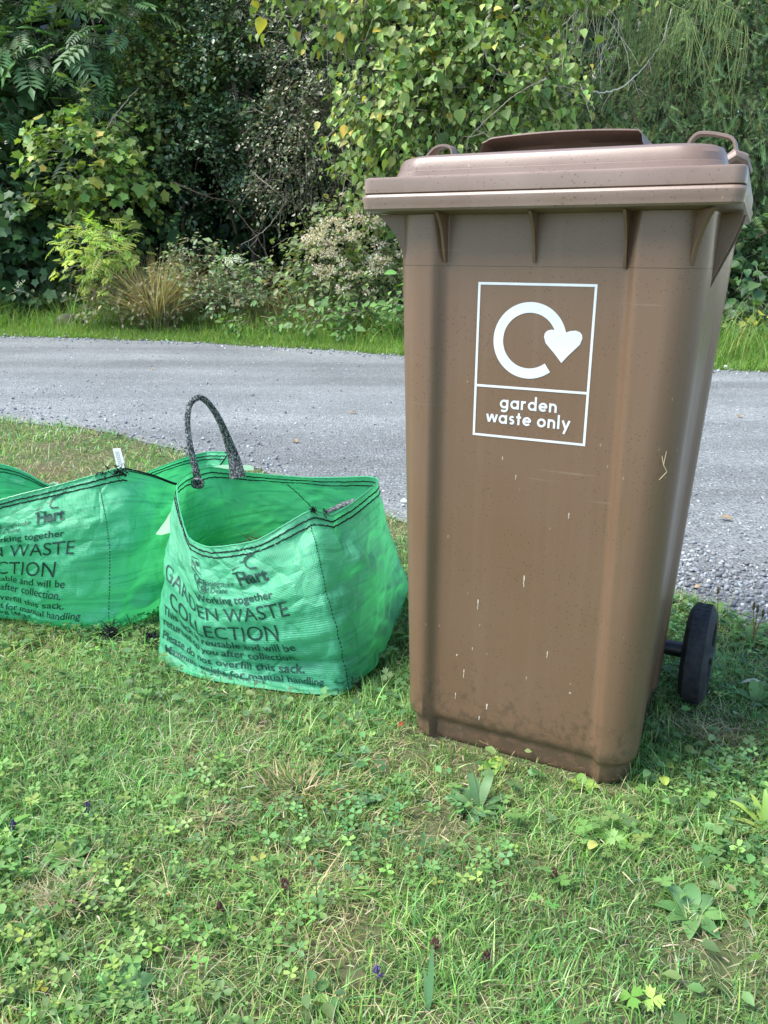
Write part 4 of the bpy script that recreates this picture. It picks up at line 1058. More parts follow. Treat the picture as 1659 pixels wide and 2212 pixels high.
V, F, C = join(parts); tag(add('lawn_grass', mesh(V, F, C), M['grass'], None, False), 'short mown green grass mixed with dry straw across the lawn', 'grass', kind='stuff')

# straw lying flat
parts = []
P = sample_area(95000, -4.2, 2.4, .5, 5.6, lambda P: (edge_dist(P) > -.08) & ~under_bin(P) & ~under_bags(P) & (np.abs(P[:, 0]) < .5 + P[:, 1] * .75)); P = P[RNG.random(len(P)) < .07 + .84 * dryness(P) ** 1.3]
n = len(P); P[:, 2] = RNG.uniform(.004, .022, n)
D = np.c_[RNG.normal(0, 1, (n, 2)), RNG.normal(0, .22, n)]; X, Y, Z = frame(D, np.c_[RNG.normal(0, .5, (n, 2)), np.ones(n)])
STRAW = (np.array([(-.5, 0, 0), (.5, 0, 0), (.45, .5, .5), (-.45, .5, .5), (0, 1, .1)]), np.array([(0, 1, 2), (0, 2, 3), (3, 2, 4)]))
parts.append(instances(*STRAW, P, X, Y, Z, np.c_[RNG.uniform(.0010, .0024, n), RNG.uniform(.010, .030, n), RNG.uniform(.0, .010, n)], colmix([(.42, .37, .24), (.34, .29, .17), (.24, .19, .11), (.48, .44, .31), (.12, .09, .05)], [3, 3, 2, 2, 1], n)))
V, F, C = join(parts); tag(add('dead_straw', mesh(V, F, C), M['grass'], None, False), 'pale dead grass clippings lying flat in the worn lawn patches', 'straw', kind='stuff')

# clover, buttercup and self-heal leaves mixed into the lawn
def ground_leaves(tpl, n, size, cond, pal, wts, hz, seed, sc, thr, tilt=.35):
    P = sample_area(n, -3.6, 2.2, .5, 5.2, lambda P: (edge_dist(P) > .03) & ~(near_foot(P) & (RNG.random(len(P)) < .8)) & ~under_bin(P) & ~under_bags(P) & (np.abs(P[:, 0]) < .45 + P[:, 1] * .72) & cond(P))
    q = pnoise(P, sc, seed) + .35 * pnoise(P, sc * 4, seed + 1); P = P[(q > thr) & (dryness(P) < .62 + .3 * RNG.random(len(P))) & ~bare(P)]; n = len(P)
    S_ = size * RNG.uniform(.55, 1.35, n); P[:, 2] = RNG.uniform(*hz, n) + S_ * .2
    Nn = unit(np.c_[RNG.normal(0, tilt, (n, 2)), np.ones(n)]); a = RNG.uniform(0, 6.28, n); X, Y, Z = frame(np.c_[np.cos(a), np.sin(a), 0 * a], Nn)
    cc_ = colmix(pal, wts, n, .20) * (1 + pnoise(P, 2.4, 78)[:, None] * np.array((.30, .06, -.25))); return instances(*tpl, P, X, Y, Z, S_, np.clip(cc_, .01, .8))
CP = [(.135, .265, .075), (.17, .31, .095), (.10, .20, .07), (.24, .39, .10), (.36, .40, .10)]
parts = [ground_leaves(CLOV, 80000, .0145, lambda P: P[:, 1] < 2.6, CP, [4, 3, 3, 1.5, .15], (.008, .030), 60, 2.6, -.06),
         ground_leaves(CLOV, 16000, .016, lambda P: P[:, 1] >= 2.3, CP, [4, 3, 3, 1.5, .15], (.008, .030), 60, 2.2, .0)]
V, F, C = join(parts); tag(add('clover_cover', mesh(V, F, C), M['leaf'], None, False), 'small three-part clover leaves covering the lawn among the grass', 'clover', kind='stuff')
parts = [ground_leaves(BUTT, 13000, .0155, lambda P: P[:, 1] < 2.8, [(.13, .25, .07), (.17, .31, .085), (.10, .19, .06), (.26, .37, .09)], [4, 3, 3, 1], (.012, .036), 70, 3.1, .02, .45),
         ground_leaves(OVATE, 30000, .020, lambda P: P[:, 1] < 2.8, [(.095, .19, .065), (.13, .24, .08), (.18, .27, .08)], [4, 3, 1], (.006, .028), 80, 3.6, -.02, .4)]
V, F, C = join(parts); tag(add('lawn_weeds', mesh(V, F, C), M['leaf'], None, False), 'low buttercup and self-heal leaves scattered through the lawn', 'weeds', kind='stuff')

# individual weeds
def strip_leaf(mb, p0, d, L, wd, arch, col, nseg=8, wav=0.0, fold=.18, twist=0.0):
    """a broad leaf as a curved strip with a folded midrib"""
    d = np.array(d, float); d = d / np.linalg.norm(d); side = np.array((-d[1], d[0], 0.)); side /= np.linalg.norm(side) + 1e-9
    V = []; F = []
    for i in range(nseg + 1):
        t = i / nseg; c = np.array(p0) + d * L * t + np.array((0, 0, arch * L * (t - 1.25 * t * t)))
        prof = math.sin(math.pi * min(1, .06 + .94 * t ** .8)) ** .75 if t < 1 else 0.02
        w_ = wd * .5 * max(.04, prof) * (1 + wav * math.sin(i * 2.7))
        s_ = side * math.cos(twist * t) + np.array((0, 0, 1)) * math.sin(twist * t)
        u = np.array((0, 0, 1.)) * fold * w_ * 1.4
        V += [c - s_ * w_ + u, c, c + s_ * w_ + u * .8]
    for i in range(nseg):
        a = 3 * i; F += [(a, a + 1, a + 4, a + 3), (a + 1, a + 2, a + 5, a + 4)]
    mb.add(V, F, col)
def rosette(name, label, cat, px, py, leaves, mat='leaf', z0=.004, stalks=()):
    o0 = gnd(px, py); r = tag(empty(name, tuple(o0)), label, cat)
    for (a, L, wd, arch, el, col, wav) in leaves:
        mb = MB(); a = math.radians(a); strip_leaf(mb, (.004 * math.cos(a), .004 * math.sin(a), z0), (math.cos(a), math.sin(a), el), L, wd, arch, col, 9, wav, twist=RNG.uniform(-.5, .5)); mb.build('leaf', M[mat], r)
    for (a, L, lean, col, hd) in stalks:
        mb = MB(); a = math.radians(a); pts = [(math.cos(a) * lean * t * t, math.sin(a) * lean * t * t, L * t) for t in np.linspace(0, 1, 7)]; mb.tube(pts, .0012, 5, c=col)
        if hd: mb.tube([pts[-1], np.array(pts[-1]) + (0, 0, .004), np.array(pts[-1]) + (0, 0, .018), np.array(pts[-1]) + (0, 0, .022)], [.001, .0035, .003, .0008], 6, c=(.16, .12, .06))
        mb.build('flower_stalk', M[mat], r)
    return r
GB = (.10, .20, .085); GC = (.08, .17, .065); GD = (.14, .25, .10)
rosette('plantain', 'grey-green plantain rosette with an upright stalk in front of the brown bin', 'plantain', 1035, 1752,
        [(165, .062, .018, .5, .25, GD, .05), (105, .070, .020, .7, .8, GB, .06), (60, .072, .018, .8, .9, GD, .05), (20, .060, .015, .4, .25, GB, .05), (-20, .058, .018, .5, .15, GC, .04), (-65, .05, .020, .5, .15, GD, .04), (-115, .055, .017, .4, .1, GC, .05), (-150, .05, .015, .3, .12, GB, .05), (135, .05, .016, .6, .5, GC, .05), (200, .045, .016, .3, .1, GB, .05)], stalks=[(150, .085, .02, (.17, .24, .10), False)])
rosette('dock_leaf', 'single broad grey-green leaf lying beside the dry grass tuft', 'leaf', 757, 1748, [(14, .062, .024, .25, .22, (.13, .23, .13), .08)])
rosette('broadleaf_weed', 'pale broad-leaved weed rosette low at the left edge of the lawn', 'weed', 150, 1860, [(60, .036, .026, .5, .5, (.13, .28, .08), 0), (15, .034, .024, .4, .4, (.11, .24, .07), 0), (-40, .040, .024, .4, .2, (.12, .27, .07), 0), (-90, .042, .024, .4, .2, (.17, .33, .10), 0), (200, .038, .024, .4, .2, (.12, .25, .07), 0), (140, .036, .022, .5, .5, (.17, .26, .06), 0), (100, .03, .02, .5, .8, (.2, .3, .06), 0), (240, .036, .02, .4, .2, (.10, .22, .06), 0)])
rosette('broadleaf_weed', 'large leafy weed rosette at the lower right of the lawn below the bin', 'weed', 1490, 1985, [(70, .055, .026, .5, .4, (.12, .26, .09), .05), (30, .050, .020, .5, .35, (.11, .22, .08), .05), (-10, .050, .022, .4, .2, (.16, .31, .09), .05), (-60, .048, .024, .4, .15, (.10, .22, .07), .05), (-110, .045, .024, .4, .15, (.14, .28, .09), .05), (160, .048, .022, .4, .2, (.10, .22, .07), .05), (120, .055, .022, .6, .6, (.15, .28, .11), .05), (200, .04, .02, .4, .2, (.10, .2, .06), .05)])
rosette('broadleaf_weed', 'dark toothed weed rosette near the lower left corner', 'weed', 265, 2150, [(80, .045, .026, .5, .3, (.09, .21, .07), .12), (20, .042, .022, .5, .3, (.08, .19, .06), .12), (-30, .045, .026, .4, .2, (.10, .24, .08), .12), (-95, .04, .024, .4, .2, (.08, .2, .06), .12), (150, .045, .024, .4, .2, (.10, .22, .08), .12), (210, .04, .022, .4, .2, (.09, .2, .06), .12)])
rosette('long_leaf_plant', 'long pale green leaves at the left photo edge', 'weed', -25, 1820, [(15, .075, .020, .3, .18, (.20, .38, .07), .12), (38, .07, .016, .3, .35, (.16, .34, .06), .10), (60, .06, .014, .5, .7, (.12, .26, .06), .05)])
rosette('yellowing_plant', 'yellow-green narrow-leaved plant at the right edge of the lawn', 'weed', 1655, 1800, [(110, .065, .012, .4, 1.2, (.30, .42, .08), .03), (140, .07, .011, .4, .6, (.26, .38, .07), .03), (165, .06, .010, .3, .3, (.32, .40, .09), .03), (80, .07, .012, .4, 1.6, (.22, .36, .08), .03), (40, .06, .012, .4, .8, (.2, .34, .07), .03), (200, .05, .010, .3, .2, (.3, .36, .1), .03), (100, .05, .01, .4, .8, (.34, .42, .1), .03)])
rosette('grass_shoot', 'tall single broad grass blade standing near the bottom of the lawn', 'grass', 925, 2195, [(80, .085, .008, .1, 3.5, (.13, .27, .12), 0), (100, .05, .006, .2, 1.8, (.12, .24, .10), 0)])
rosette('dock_plant', 'green dock plant growing beside the bin wheel', 'weed', 1632, 1520, [(100, .05, .024, .4, 2.2, (.14, .26, .08), .08), (60, .05, .022, .4, 1.2, (.13, .25, .08), .08), (20, .05, .02, .4, .5, (.15, .27, .08), .08), (160, .05, .022, .4, .5, (.10, .2, .06), .08), (-60, .05, .026, .4, .2, (.10, .19, .06), .05), (-20, .05, .02, .4, .15, (.11, .2, .06), .05)])
rosette('gravel_weed', 'small green weed with brown seed spikes on the gravel behind the wheel', 'weed', 1548, 1340, [(60, .055, .026, .4, 1.0, (.15, .28, .07), .08), (110, .05, .022, .4, 1.2, (.17, .28, .06), .08), (20, .04, .018, .4, .5, (.13, .24, .06), .08), (160, .045, .02, .3, .4, (.20, .22, .06), .08), (-60, .04, .02, .3, .3, (.13, .24, .06), .08)], stalks=[(100, .07, .01, (.25, .16, .07), True)])
rosette('gravel_weed', 'broad green weed with rusty seed spikes at the gravel edge on the right', 'weed', 1625, 1392, [(40, .05, .028, .4, .8, (.14, .26, .07), .08), (90, .05, .026, .5, 1.0, (.13, .25, .07), .08), (150, .055, .028, .4, .5, (.16, .29, .07), .08), (-150, .05, .026, .3, .2, (.14, .26, .07), .08), (-60, .05, .026, .3, .2, (.12, .24, .06), .08), (-10, .05, .024, .3, .3, (.13, .24, .06), .08)], stalks=[(100, .085, .015, (.28, .2, .08), True), (60, .08, .01, (.24, .12, .06), True), (20, .07, .02, (.28, .14, .07), True)])
rosette('gravel_weed', 'tiny green weed sprouting between wheel and grey gravel', 'weed', 1556, 1432, [(30, .03, .018, .4, .5, (.15, .3, .08), .05), (-50, .03, .016, .3, .2, (.14, .28, .07), .05), (90, .03, .016, .4, .8, (.16, .3, .08), .05)])
# yellow-green seedlings by the bin's foot and lone leaves
for k, (px, py, lab) in enumerate([(1425, 1655, 'pale round-leaved seedling in the grass right of the bin foot'), (1315, 1815, 'bright yellow-green seedling cluster below the bin right corner'), (1065, 1665, 'light buttercup leaves growing against the bin foot'), (1260, 1705, 'green leaves at the bin front right foot')]):
    rosette('seedling', lab, 'seedling', px, py, [(a, .022 + .004 * ((a * 7) % 3), .018, .4, .35, [(.24, .40, .08), (.30, .42, .09), (.16, .32, .07)][(a + k) % 3], .05) for a in range(10 * k, 360, 62)])
# dry grass tuft in the lawn
tx, ty = g2(650, 1720)
P = np.c_[RNG.normal(tx, .045, 420), RNG.normal(ty, .03, 420), np.zeros(420)]; n = 420; ang = np.arctan2(P[:, 1] - ty, P[:, 0] - tx) + RNG.normal(0, .5, n)
c = colmix([(.46, .38, .24), (.38, .32, .16), (.13, .23, .06), (.18, .28, .08)], [4, 3, 3, 3], n)
V, F, C = blades(P, RNG.uniform(.018, .042, n), RNG.uniform(.002, .004, n), ang, RNG.uniform(.5, 1.7, n), c, 4); V[:, 2] += .006
tag(add('dry_grass_tuft', mesh(V, F, C), M['grass'], None, False), 'sprawling tuft of half-dead straw coloured grass in the mown lawn', 'grass tuft')
for (px, py, lab, s_) in [(478, 1790, 'small pale dead grass tuft left of the larger dry tuft', .6), (1540, 1600, 'brown dead grass patch on the soil below the wheel', .7), (140, 1965, 'small straw tuft near the left weed rosette', .6)]:
    tx, ty = g2(px, py); n = 150; P = np.c_[RNG.normal(tx, .035 * s_, n), RNG.normal(ty, .025 * s_, n), np.full(n, .004)]
    V, F, C = blades(P, RNG.uniform(.02, .05, n), RNG.uniform(.0015, .0035, n), RNG.uniform(0, 6.28, n), RNG.uniform(.6, 1.8, n), colmix([(.44, .37, .24), (.36, .30, .17), (.2, .26, .09)], [3, 2, 3], n), 3)
    tag(add('dry_grass_tuft', mesh(V, F, C), M['grass'], None, False), lab, 'grass tuft')
# self-heal flower heads
rg = np.random.default_rng(5)
for k, (px, py, col, lab) in enumerate([(30, 1790, (.11, .08, .18), 'purple self-heal flower beside the long leaves at the left edge'), (190, 1752, (.10, .07, .15), 'purple self-heal flower in the grass at the left of the lawn'), (815, 2108, (.12, .09, .20), 'purple self-heal flower in the bottom middle of the lawn'), (615, 1915, (.13, .05, .045), 'brown dead flower head in the middle of the lawn'), (475, 1968, (.12, .05, .04), 'brown dead flower head left of the others in the lawn'), (940, 2045, (.14, .06, .05), 'reddish brown flower head low in the lawn'), (1195, 1895, (.15, .07, .05), 'brown flower head below the bin in the lawn'), (1050, 2075, (.11, .06, .04), 'dark brown dead flower head near the bottom of the lawn')]):
    o0 = gnd(px, py, .02); mb = MB(); mb.tube([(0, 0, -.018), (0, 0, 0)], .001, 4, c=(.10, .12, .05))
    for q in range(16):
        a = rg.uniform(0, 6.28); z = rg.uniform(0, .012); rr = .005 * (1 - z / .02)
        p = np.array((rr * math.cos(a), rr * math.sin(a), z)); mb.tube([p * .4 + (0, 0, z * .6), p, p + unit(p) * .003 + (0, 0, .002)], [.0012, .0022, .0008], 4, c=tuple(np.array(col) * rg.uniform(.6, 1.4)))
    o = mb.build('flower_head', M['leaf'], None); o.location = tuple(o0); tag(o, lab, 'flower')
# fallen leaves
for (px, py, a, L, wd, col, lab) in [(1648, 1500, 170, .05, .016, (.55, .52, .38), 'pale curled dry leaf in the grass near the right edge'), (1500, 1285, 20, .022, .016, (.62, .38, .22), 'peach coloured fallen leaf on the gravel by the bin'), (862, 1592, 60, .022, .009, (.30, .07, .03), 'reddish brown leaf at the bin left foot'), (215, 1930, -20, .02, .008, (.62, .58, .40), 'pale yellow fallen leaf beside the left weed rosette'), (1435, 1720, 90, .026, .018, (.34, .44, .08), 'bright lime leaf lying in the grass at the right'), (1270, 1860, 40, .024, .016, (.42, .44, .12), 'yellow-green leaf lying below the bin')]:
    mb = MB(); strip_leaf(mb, (0, 0, .022), (math.cos(math.radians(a)), math.sin(math.radians(a)), .1), L, wd, .5, col, 7, .05, .3); o = mb.build('fallen_leaf', M['leaf'], None); o.location = tuple(gnd(px, py)); tag(o, lab, 'leaf')

# ================================================================== gravel (stuff)
def ico():
    t = (1 + 5 ** .5) / 2
    V = np.array([(-1, t, 0), (1, t, 0), (-1, -t, 0), (1, -t, 0), (0, -1, t), (0, 1, t), (0, -1, -t), (0, 1, -t), (t, 0, -1), (t, 0, 1), (-t, 0, -1), (-t, 0, 1)]) / 1.9
    F = np.array([(0, 11, 5), (0, 5, 1), (0, 1, 7), (0, 7, 10), (0, 10, 11), (1, 5, 9), (5, 11, 4), (11, 10, 2), (10, 7, 6), (7, 1, 8), (3, 9, 4), (3, 4, 2), (3, 2, 6), (3, 6, 8), (3, 8, 9), (4, 9, 5), (2, 4, 11), (6, 2, 10), (8, 6, 7), (9, 8, 1)])
    return V, F
ICO = ico()
def stones(P, r):
    n = len(P); D = RNG.normal(0, 1, (n, 3)); D[:, 2] *= .5; X, Y, Z = frame(D, np.c_[RNG.normal(0, .4, (n, 2)), np.ones(n)])
    s3 = np.c_[r * RNG.uniform(.6, 1.0, n), r * RNG.uniform(.8, 1.35, n), r * RNG.uniform(.45, .8, n)]
    V, F, C = instances(*ICO, P, X, Y, Z, s3, (RNG.choice([.15, .20, .26, .34, .50], n, p=[.25, .3, .27, .15, .03]) * RNG.lognormal(0, .15, n))[:, None] * np.array((.95, 1.0, 1.03)) * (1 + .025 * RNG.standard_normal((n, 3))))
    k = len(ICO[0]); V = V + RNG.normal(0, 1, V.shape) * np.repeat(r, k)[:, None] * .13
    return V, F, C
parts = []
def gz(n, x0, x1, y0, y1, cond, r0, r1, zf=.35):
    P = sample_area(n, x0, x1, y0, y1, cond); r = RNG.uniform(r0, r1, len(P)) * RNG.lognormal(0, .25, len(P)); P[:, 2] = .004 + r * zf * RNG.uniform(.2, 1.5, len(P)); parts.append(stones(P, r))
gz(9500, .55, 2.2, 1.5, 2.75, lambda P: (edge_dist(P) < .10 - .0 * P[:, 0]) & (edge_dist(P) > -.42 - .3 * RNG.random(len(P)) ** 2) , .0040, .0085)
gz(6000, .4, 3.0, 1.2, 3.4, lambda P: (edge_dist(P) < -.25) & (edge_dist(P) > -1.3 * RNG.random(len(P)) ** 1.6 - .3), .0030, .0065)
gz(9000, -4.6, .9, 2.3, 5.9, lambda P: (edge_dist(P) < .06) & (edge_dist(P) > -.10 - .5 * RNG.random(len(P)) ** 2), .005, .010)
gz(5000, -4.6, 1.5, 2.3, 7.5, lambda P: (edge_dist(P) < -.1) & (edge_dist(P) > -.3 - 1.8 * RNG.random(len(P)) ** 2), .004, .0075)
gz(14000, -6, 5, 6.6, 11, lambda P: np.abs(far_y(P[:, 0]) - P[:, 1] - .06 * 1) < .16 + .3 * RNG.random(len(P)) ** 3, .007, .015)
gz(5000, -5, 6, 2.6, 10.5, lambda P: (edge_dist(P) < -.5) & (far_y(P[:, 0]) > P[:, 1]), .0035, .008, .2)
V, F, C = join(parts); tag(add('loose_gravel', mesh(V, F, C), M['stone'], None, False), 'loose grey gravel stones along both edges of the road', 'gravel', kind='stuff')

# ================================================================== hedge, trees and verge beyond the road
def blob(px, py, rx, ry, Y, dr):
    c = at(px, py, Y); k = Y / FPX * 1.03; return (c, np.array((rx * k, dr, ry * k)))
def foliage(name, label, cat, blobs, tpl, size, pal, wts, per_m2, mat, trunk=None, spray=(.35, .25), leaves=14, droop=.5, twig=(.004, 'darktwig'), seed=0, hang=.9, nthr=-.15, nsc=1.6, crownname='crown', group=None, upn=.8, spread=.09, limbs=5, sizejit=.3, front=.65, kind=None, aspect=1.0, twigevery=1):
    """a plant: trunk and limbs, twigs that carry leaves. per_m2 = sprays per square metre of crown seen from the front"""
    base = trunk[0] if trunk else tuple(blobs[0][0] * np.array((1, 1, 0)))
    root = tag(empty(name, tuple(base)), label, cat, group)
    Pv = []; Ctr = []
    for c, r in blobs:
        n = max(3, int(per_m2 * math.pi * r[0] * r[2]))
        d = RNG.normal(0, 1, (n, 3)); d = unit(d); rad = RNG.uniform(.35, 1.0, n) ** .5
        fr = RNG.random(n) < front; d[fr, 1] = -np.abs(d[fr, 1])
        p = c + d * rad[:, None] * r * (1 + .22 * vnoise(d * 2.3 + c * 3, seed)[:, None])
        keep = (fbm(p * nsc, 2, seed) > nthr) & (p[:, 2] > .02); Pv.append(p[keep]); Ctr.append(np.repeat([c], keep.sum(), 0))
    Pv = np.concatenate(Pv); Ctr = np.concatenate(Ctr); n = len(Pv)
    out = unit((Pv - Ctr) * np.array((1, 1.0, .8)) + RNG.normal(0, .35, (n, 3)) * np.linalg.norm(Pv - Ctr, axis=1, keepdims=True).mean())
    L = spray[0] * RNG.uniform(.6, 1.4, n)
    # leaves along each spray
    t = np.tile(np.linspace(.12, 1, leaves), (n, 1)) + RNG.normal(0, .03, (n, leaves))
    side = unit(np.cross(out, (0, 0, 1))); dz = np.zeros((n, 3)); dz[:, 2] = -1
    pos = Pv[:, None] + out[:, None] * (L[:, None] * t)[..., None] + dz[:, None] * (droop * L[:, None] * t ** 2)[..., None] 
    pos = pos + RNG.normal(0, spread, (n, leaves, 3)) * np.array((1, 1, .8))
    sg = np.where(np.arange(leaves) % 2, 1, -1)[None, :, None]
    D = out[:, None] * .7 + side[:, None] * sg * .8 + dz[:, None] * RNG.uniform(0, hang, (n, leaves, 1)) + RNG.normal(0, .35, (n, leaves, 3))
    U = np.zeros((n, leaves, 3)); U[..., 2] = upn; U[..., 1] -= .25; U = U + RNG.normal(0, .42, U.shape) + out[:, None] * .3
    pos = pos.reshape(-1, 3); D = D.reshape(-1, 3); U = U.reshape(-1, 3)
    X, Y, Z = frame(D, U); m_ = len(pos); sz = size * RNG.lognormal(0, sizejit, m_)
    tint = np.repeat(1 + .25 * fbm(Pv * 2.1, 2, seed + 9), leaves)
    cols = colmix(pal, wts, m_, .2) * tint[:, None]
    ok = pos[:, 2] > .01
    V, F, C = instances(tpl[0], tpl[1], pos[ok], X[ok], Y[ok], Z[ok], np.c_[sz[ok] * aspect, sz[ok], sz[ok]], cols[ok])
    cr = add(crownname, mesh(V - np.array(base), F, C), M[mat], root, False)
    # twigs (straight taper with a sag), 3-sided
    sel = np.arange(0, n, twigevery); a = Pv[sel] - out[sel] * .1; b_ = Pv[sel] + out[sel] * (L[sel] * .5)[:, None] - np.array((0, 0, 1)) * (droop * L[sel] * .25)[:, None]; c_ = Pv[sel] + out[sel] * L[sel][:, None] - np.array((0, 0, 1)) * (droop * L[sel])[:, None]
    s1_ = unit(np.cross(out[sel], (0, 0, 1))); s2_ = unit(np.cross(out[sel], s1_)); VV = []
    for p, r in ((a, 1), (b_, .7), (c_, .25)):
        for q in (0, 2.1, 4.2): VV.append(p + (s1_ * math.cos(q) + s2_ * math.sin(q)) * twig[0] * r)
    VV = np.stack(VV, 1); Ft = []
    for s_ in (0, 3):
        for q in range(3): a0, a1 = s_ + q, s_ + (q + 1) % 3; Ft += [(a0, a1, a1 + 3), (a0, a1 + 3, a0 + 3)]
    Ft = np.array(Ft); FF = (Ft[None] + (np.arange(len(sel)) * 9)[:, None, None]).reshape(-1, 3)
    tw = add('twigs', mesh(VV.reshape(-1, 3) - np.array(base), FF), M[twig[1]], root, False); tw['kind'] = 'stuff'
    if trunk:
        b0, tops, r0 = trunk; b0 = np.array(b0, float)
        for j, tp in enumerate(tops):
            tp = np.array(tp, float); mb = MB(); pts = []; k_ = 9
            for i in range(k_):
                t_ = i / (k_ - 1); p = b0 + (tp - b0) * np.array((t_ ** 1.5 if j else t_, t_ ** 1.5 if j else t_, t_)); p = p + RNG.normal(0, .035, 3) * (i > 0) * np.linalg.norm(tp - b0) * .4; pts.append(p - b0)
            rr = [r0 * (1 - .8 * i / (k_ - 1)) * (1 if j == 0 else .55) for i in range(k_)]
            mb.tube(pts, rr, 8); mb.build('trunk' if j == 0 else 'limb', M['bark'], root)
    if kind: root['kind'] = kind
    return root
def G(x, y): return (x, y, 0)
DK = [(.035, .075, .026), (.05, .10, .035), (.025, .055, .022), (.07, .13, .045)]
# the wood behind: large, loosely layered, shuts off the light
parts = []
n = 44000
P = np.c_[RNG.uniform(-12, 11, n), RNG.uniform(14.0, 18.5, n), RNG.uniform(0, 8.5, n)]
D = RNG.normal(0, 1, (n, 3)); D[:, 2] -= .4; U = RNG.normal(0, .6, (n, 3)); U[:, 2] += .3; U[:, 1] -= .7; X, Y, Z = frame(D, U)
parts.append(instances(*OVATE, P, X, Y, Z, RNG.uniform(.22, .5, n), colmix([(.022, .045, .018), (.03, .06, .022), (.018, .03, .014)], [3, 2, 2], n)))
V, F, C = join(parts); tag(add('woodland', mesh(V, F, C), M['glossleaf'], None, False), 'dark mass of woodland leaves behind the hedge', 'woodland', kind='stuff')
# bare soil under the hedge
me_v = []; me_f = []
for i, x in enumerate(np.linspace(-12, 11, 60)):
    fy0 = far_y(x) + 1.7
    for k, (dy, z) in enumerate([(0, .006), (1.2, .10), (3.0, .30), (6.0, .55), (11.0, .65)]): me_v.append((x, fy0 + dy, z + (.05 * vnoise(np.array([[x * 1.3, dy, 0.]]), 8)[0] if k else 0)))
for i in range(59):
    for k in range(4): a = i * 5 + k; me_f.append((a, a + 5, a + 6, a + 1))
tag(add('leaf_litter', mesh(me_v, me_f), plain('dark_leaf_litter', (.035, .026, .018), .95, .1, .6, 12, .02)), kind='structure')

foliage('maple_bush', 'dark green broad-leaved bush filling the left edge of the hedge', 'bush', [blob(40, 480, 190, 170, 12.6, 1.0), blob(190, 520, 150, 130, 12.9, .9), blob(-60, 300, 200, 200, 12.9, 1.0), blob(60, 610, 180, 70, 12.2, .6), blob(330, 500, 130, 150, 13.6, .7), blob(450, 420, 130, 130, 13.9, .6)], LOBED, .125, [(.05, .115, .045), (.07, .145, .06), (.10, .18, .065), (.04, .08, .04)], [4, 3, 1.5, 2], 34, 'leaf', (G(-4.6, 13.1), [(-4.6, 13.1, 3.2), (-5.3, 12.8, 2.4), (-3.6, 13.0, 2.6)], .10), (.45, .2), 16, .5, seed=101, hang=1.6, nthr=-.35, spread=.13)
foliage('ash_sapling', 'tall ash sapling with feathery leaflets at the top left', 'tree', [blob(170, 60, 170, 110, 12.3, .7), blob(140, 190, 130, 90, 12.2, .6), blob(30, 150, 110, 130, 12.4, .6), blob(190, -120, 210, 120, 12.6, .8), blob(250, 300, 100, 90, 12.4, .4)], PINN, .30, [(.085, .17, .06), (.11, .21, .08), (.065, .135, .055), (.15, .24, .08)], [4, 3, 2, 1], 20, 'leaf', (G(-4.0, 12.6), [(-3.9, 12.5, 4.6), (-4.5, 12.3, 3.6), (-3.3, 12.3, 3.4), (-4.2, 12.2, 3.0)], .05), (.30, .2), 5, .25, (.005, 'paletwig'), seed=103, nthr=-.3, upn=1.2, spread=.10)
foliage('field_maple', 'sunlit yellow-green spray of field maple leaves low in the left hedge', 'tree', [blob(180, 335, 105, 60, 11.4, .45), blob(235, 400, 85, 55, 11.6, .4), blob(195, 280, 60, 40, 11.7, .3), blob(150, 420, 60, 50, 11.7, .3)], LOBED, .085, [(.21, .32, .07), (.15, .25, .06), (.28, .36, .08), (.42, .40, .08), (.10, .19, .05)], [4, 4, 2, .5, 1.5], 60, 'leaf', (G(-3.8, 12.2), [(-3.75, 11.9, 2.6), (-3.4, 11.6, 2.2), (-4.1, 11.6, 2.4)], .03), (.30, .2), 12, .35, (.004, 'paletwig'), seed=105, hang=1.6, nthr=-.1, nsc=3, spread=.08, upn=1.1)
foliage('elm_sapling', 'olive-green elm sapling with some yellow leaves in the upper left hedge', 'tree', [blob(330, 190, 120, 90, 12.3, .5), blob(400, 120, 110, 70, 12.4, .5), blob(300, 280, 90, 70, 12.4, .4), blob(430, 60, 130, 80, 12.7, .5)], ROUND, .056, [(.14, .21, .055), (.18, .26, .07), (.10, .165, .05), (.32, .30, .07)], [4, 3, 3, .7], 85, 'leaf', (G(-2.9, 12.9), [(-2.9, 12.6, 4.2), (-2.4, 12.3, 3.2), (-3.3, 12.4, 3.0)], .04), (.30, .2), 12, .3, (.004, 'darktwig'), seed=107, nthr=-.05, nsc=2.6, spread=.08)
PRV = [(.065, .125, .045), (.085, .155, .06), (.12, .20, .085), (.18, .25, .12)]
foliage('holly_bush', 'tall glossy small-leaved evergreen bush in the middle of the hedge', 'bush', [blob(520, 120, 170, 130, 12.6, .8), blob(430, 290, 120, 110, 12.4, .6), blob(560, 300, 110, 120, 12.5, .6), blob(400, 410, 70, 70, 12.3, .35), blob(530, -90, 230, 130, 12.9, .8), blob(490, 230, 110, 110, 12.5, .5)], SMALL, .052, PRV, [4, 3, 2, 1], 95, 'glossleaf', (G(-2.0, 13.2), [(-1.9, 13.0, 4.4), (-1.4, 12.6, 3.2), (-2.6, 12.6, 2.7), (-1.9, 12.4, 2.4)], .07), (.26, .2), 20, .35, (.004, 'darktwig'), seed=109, nthr=-.12, nsc=2.4, spread=.055, aspect=1.25)
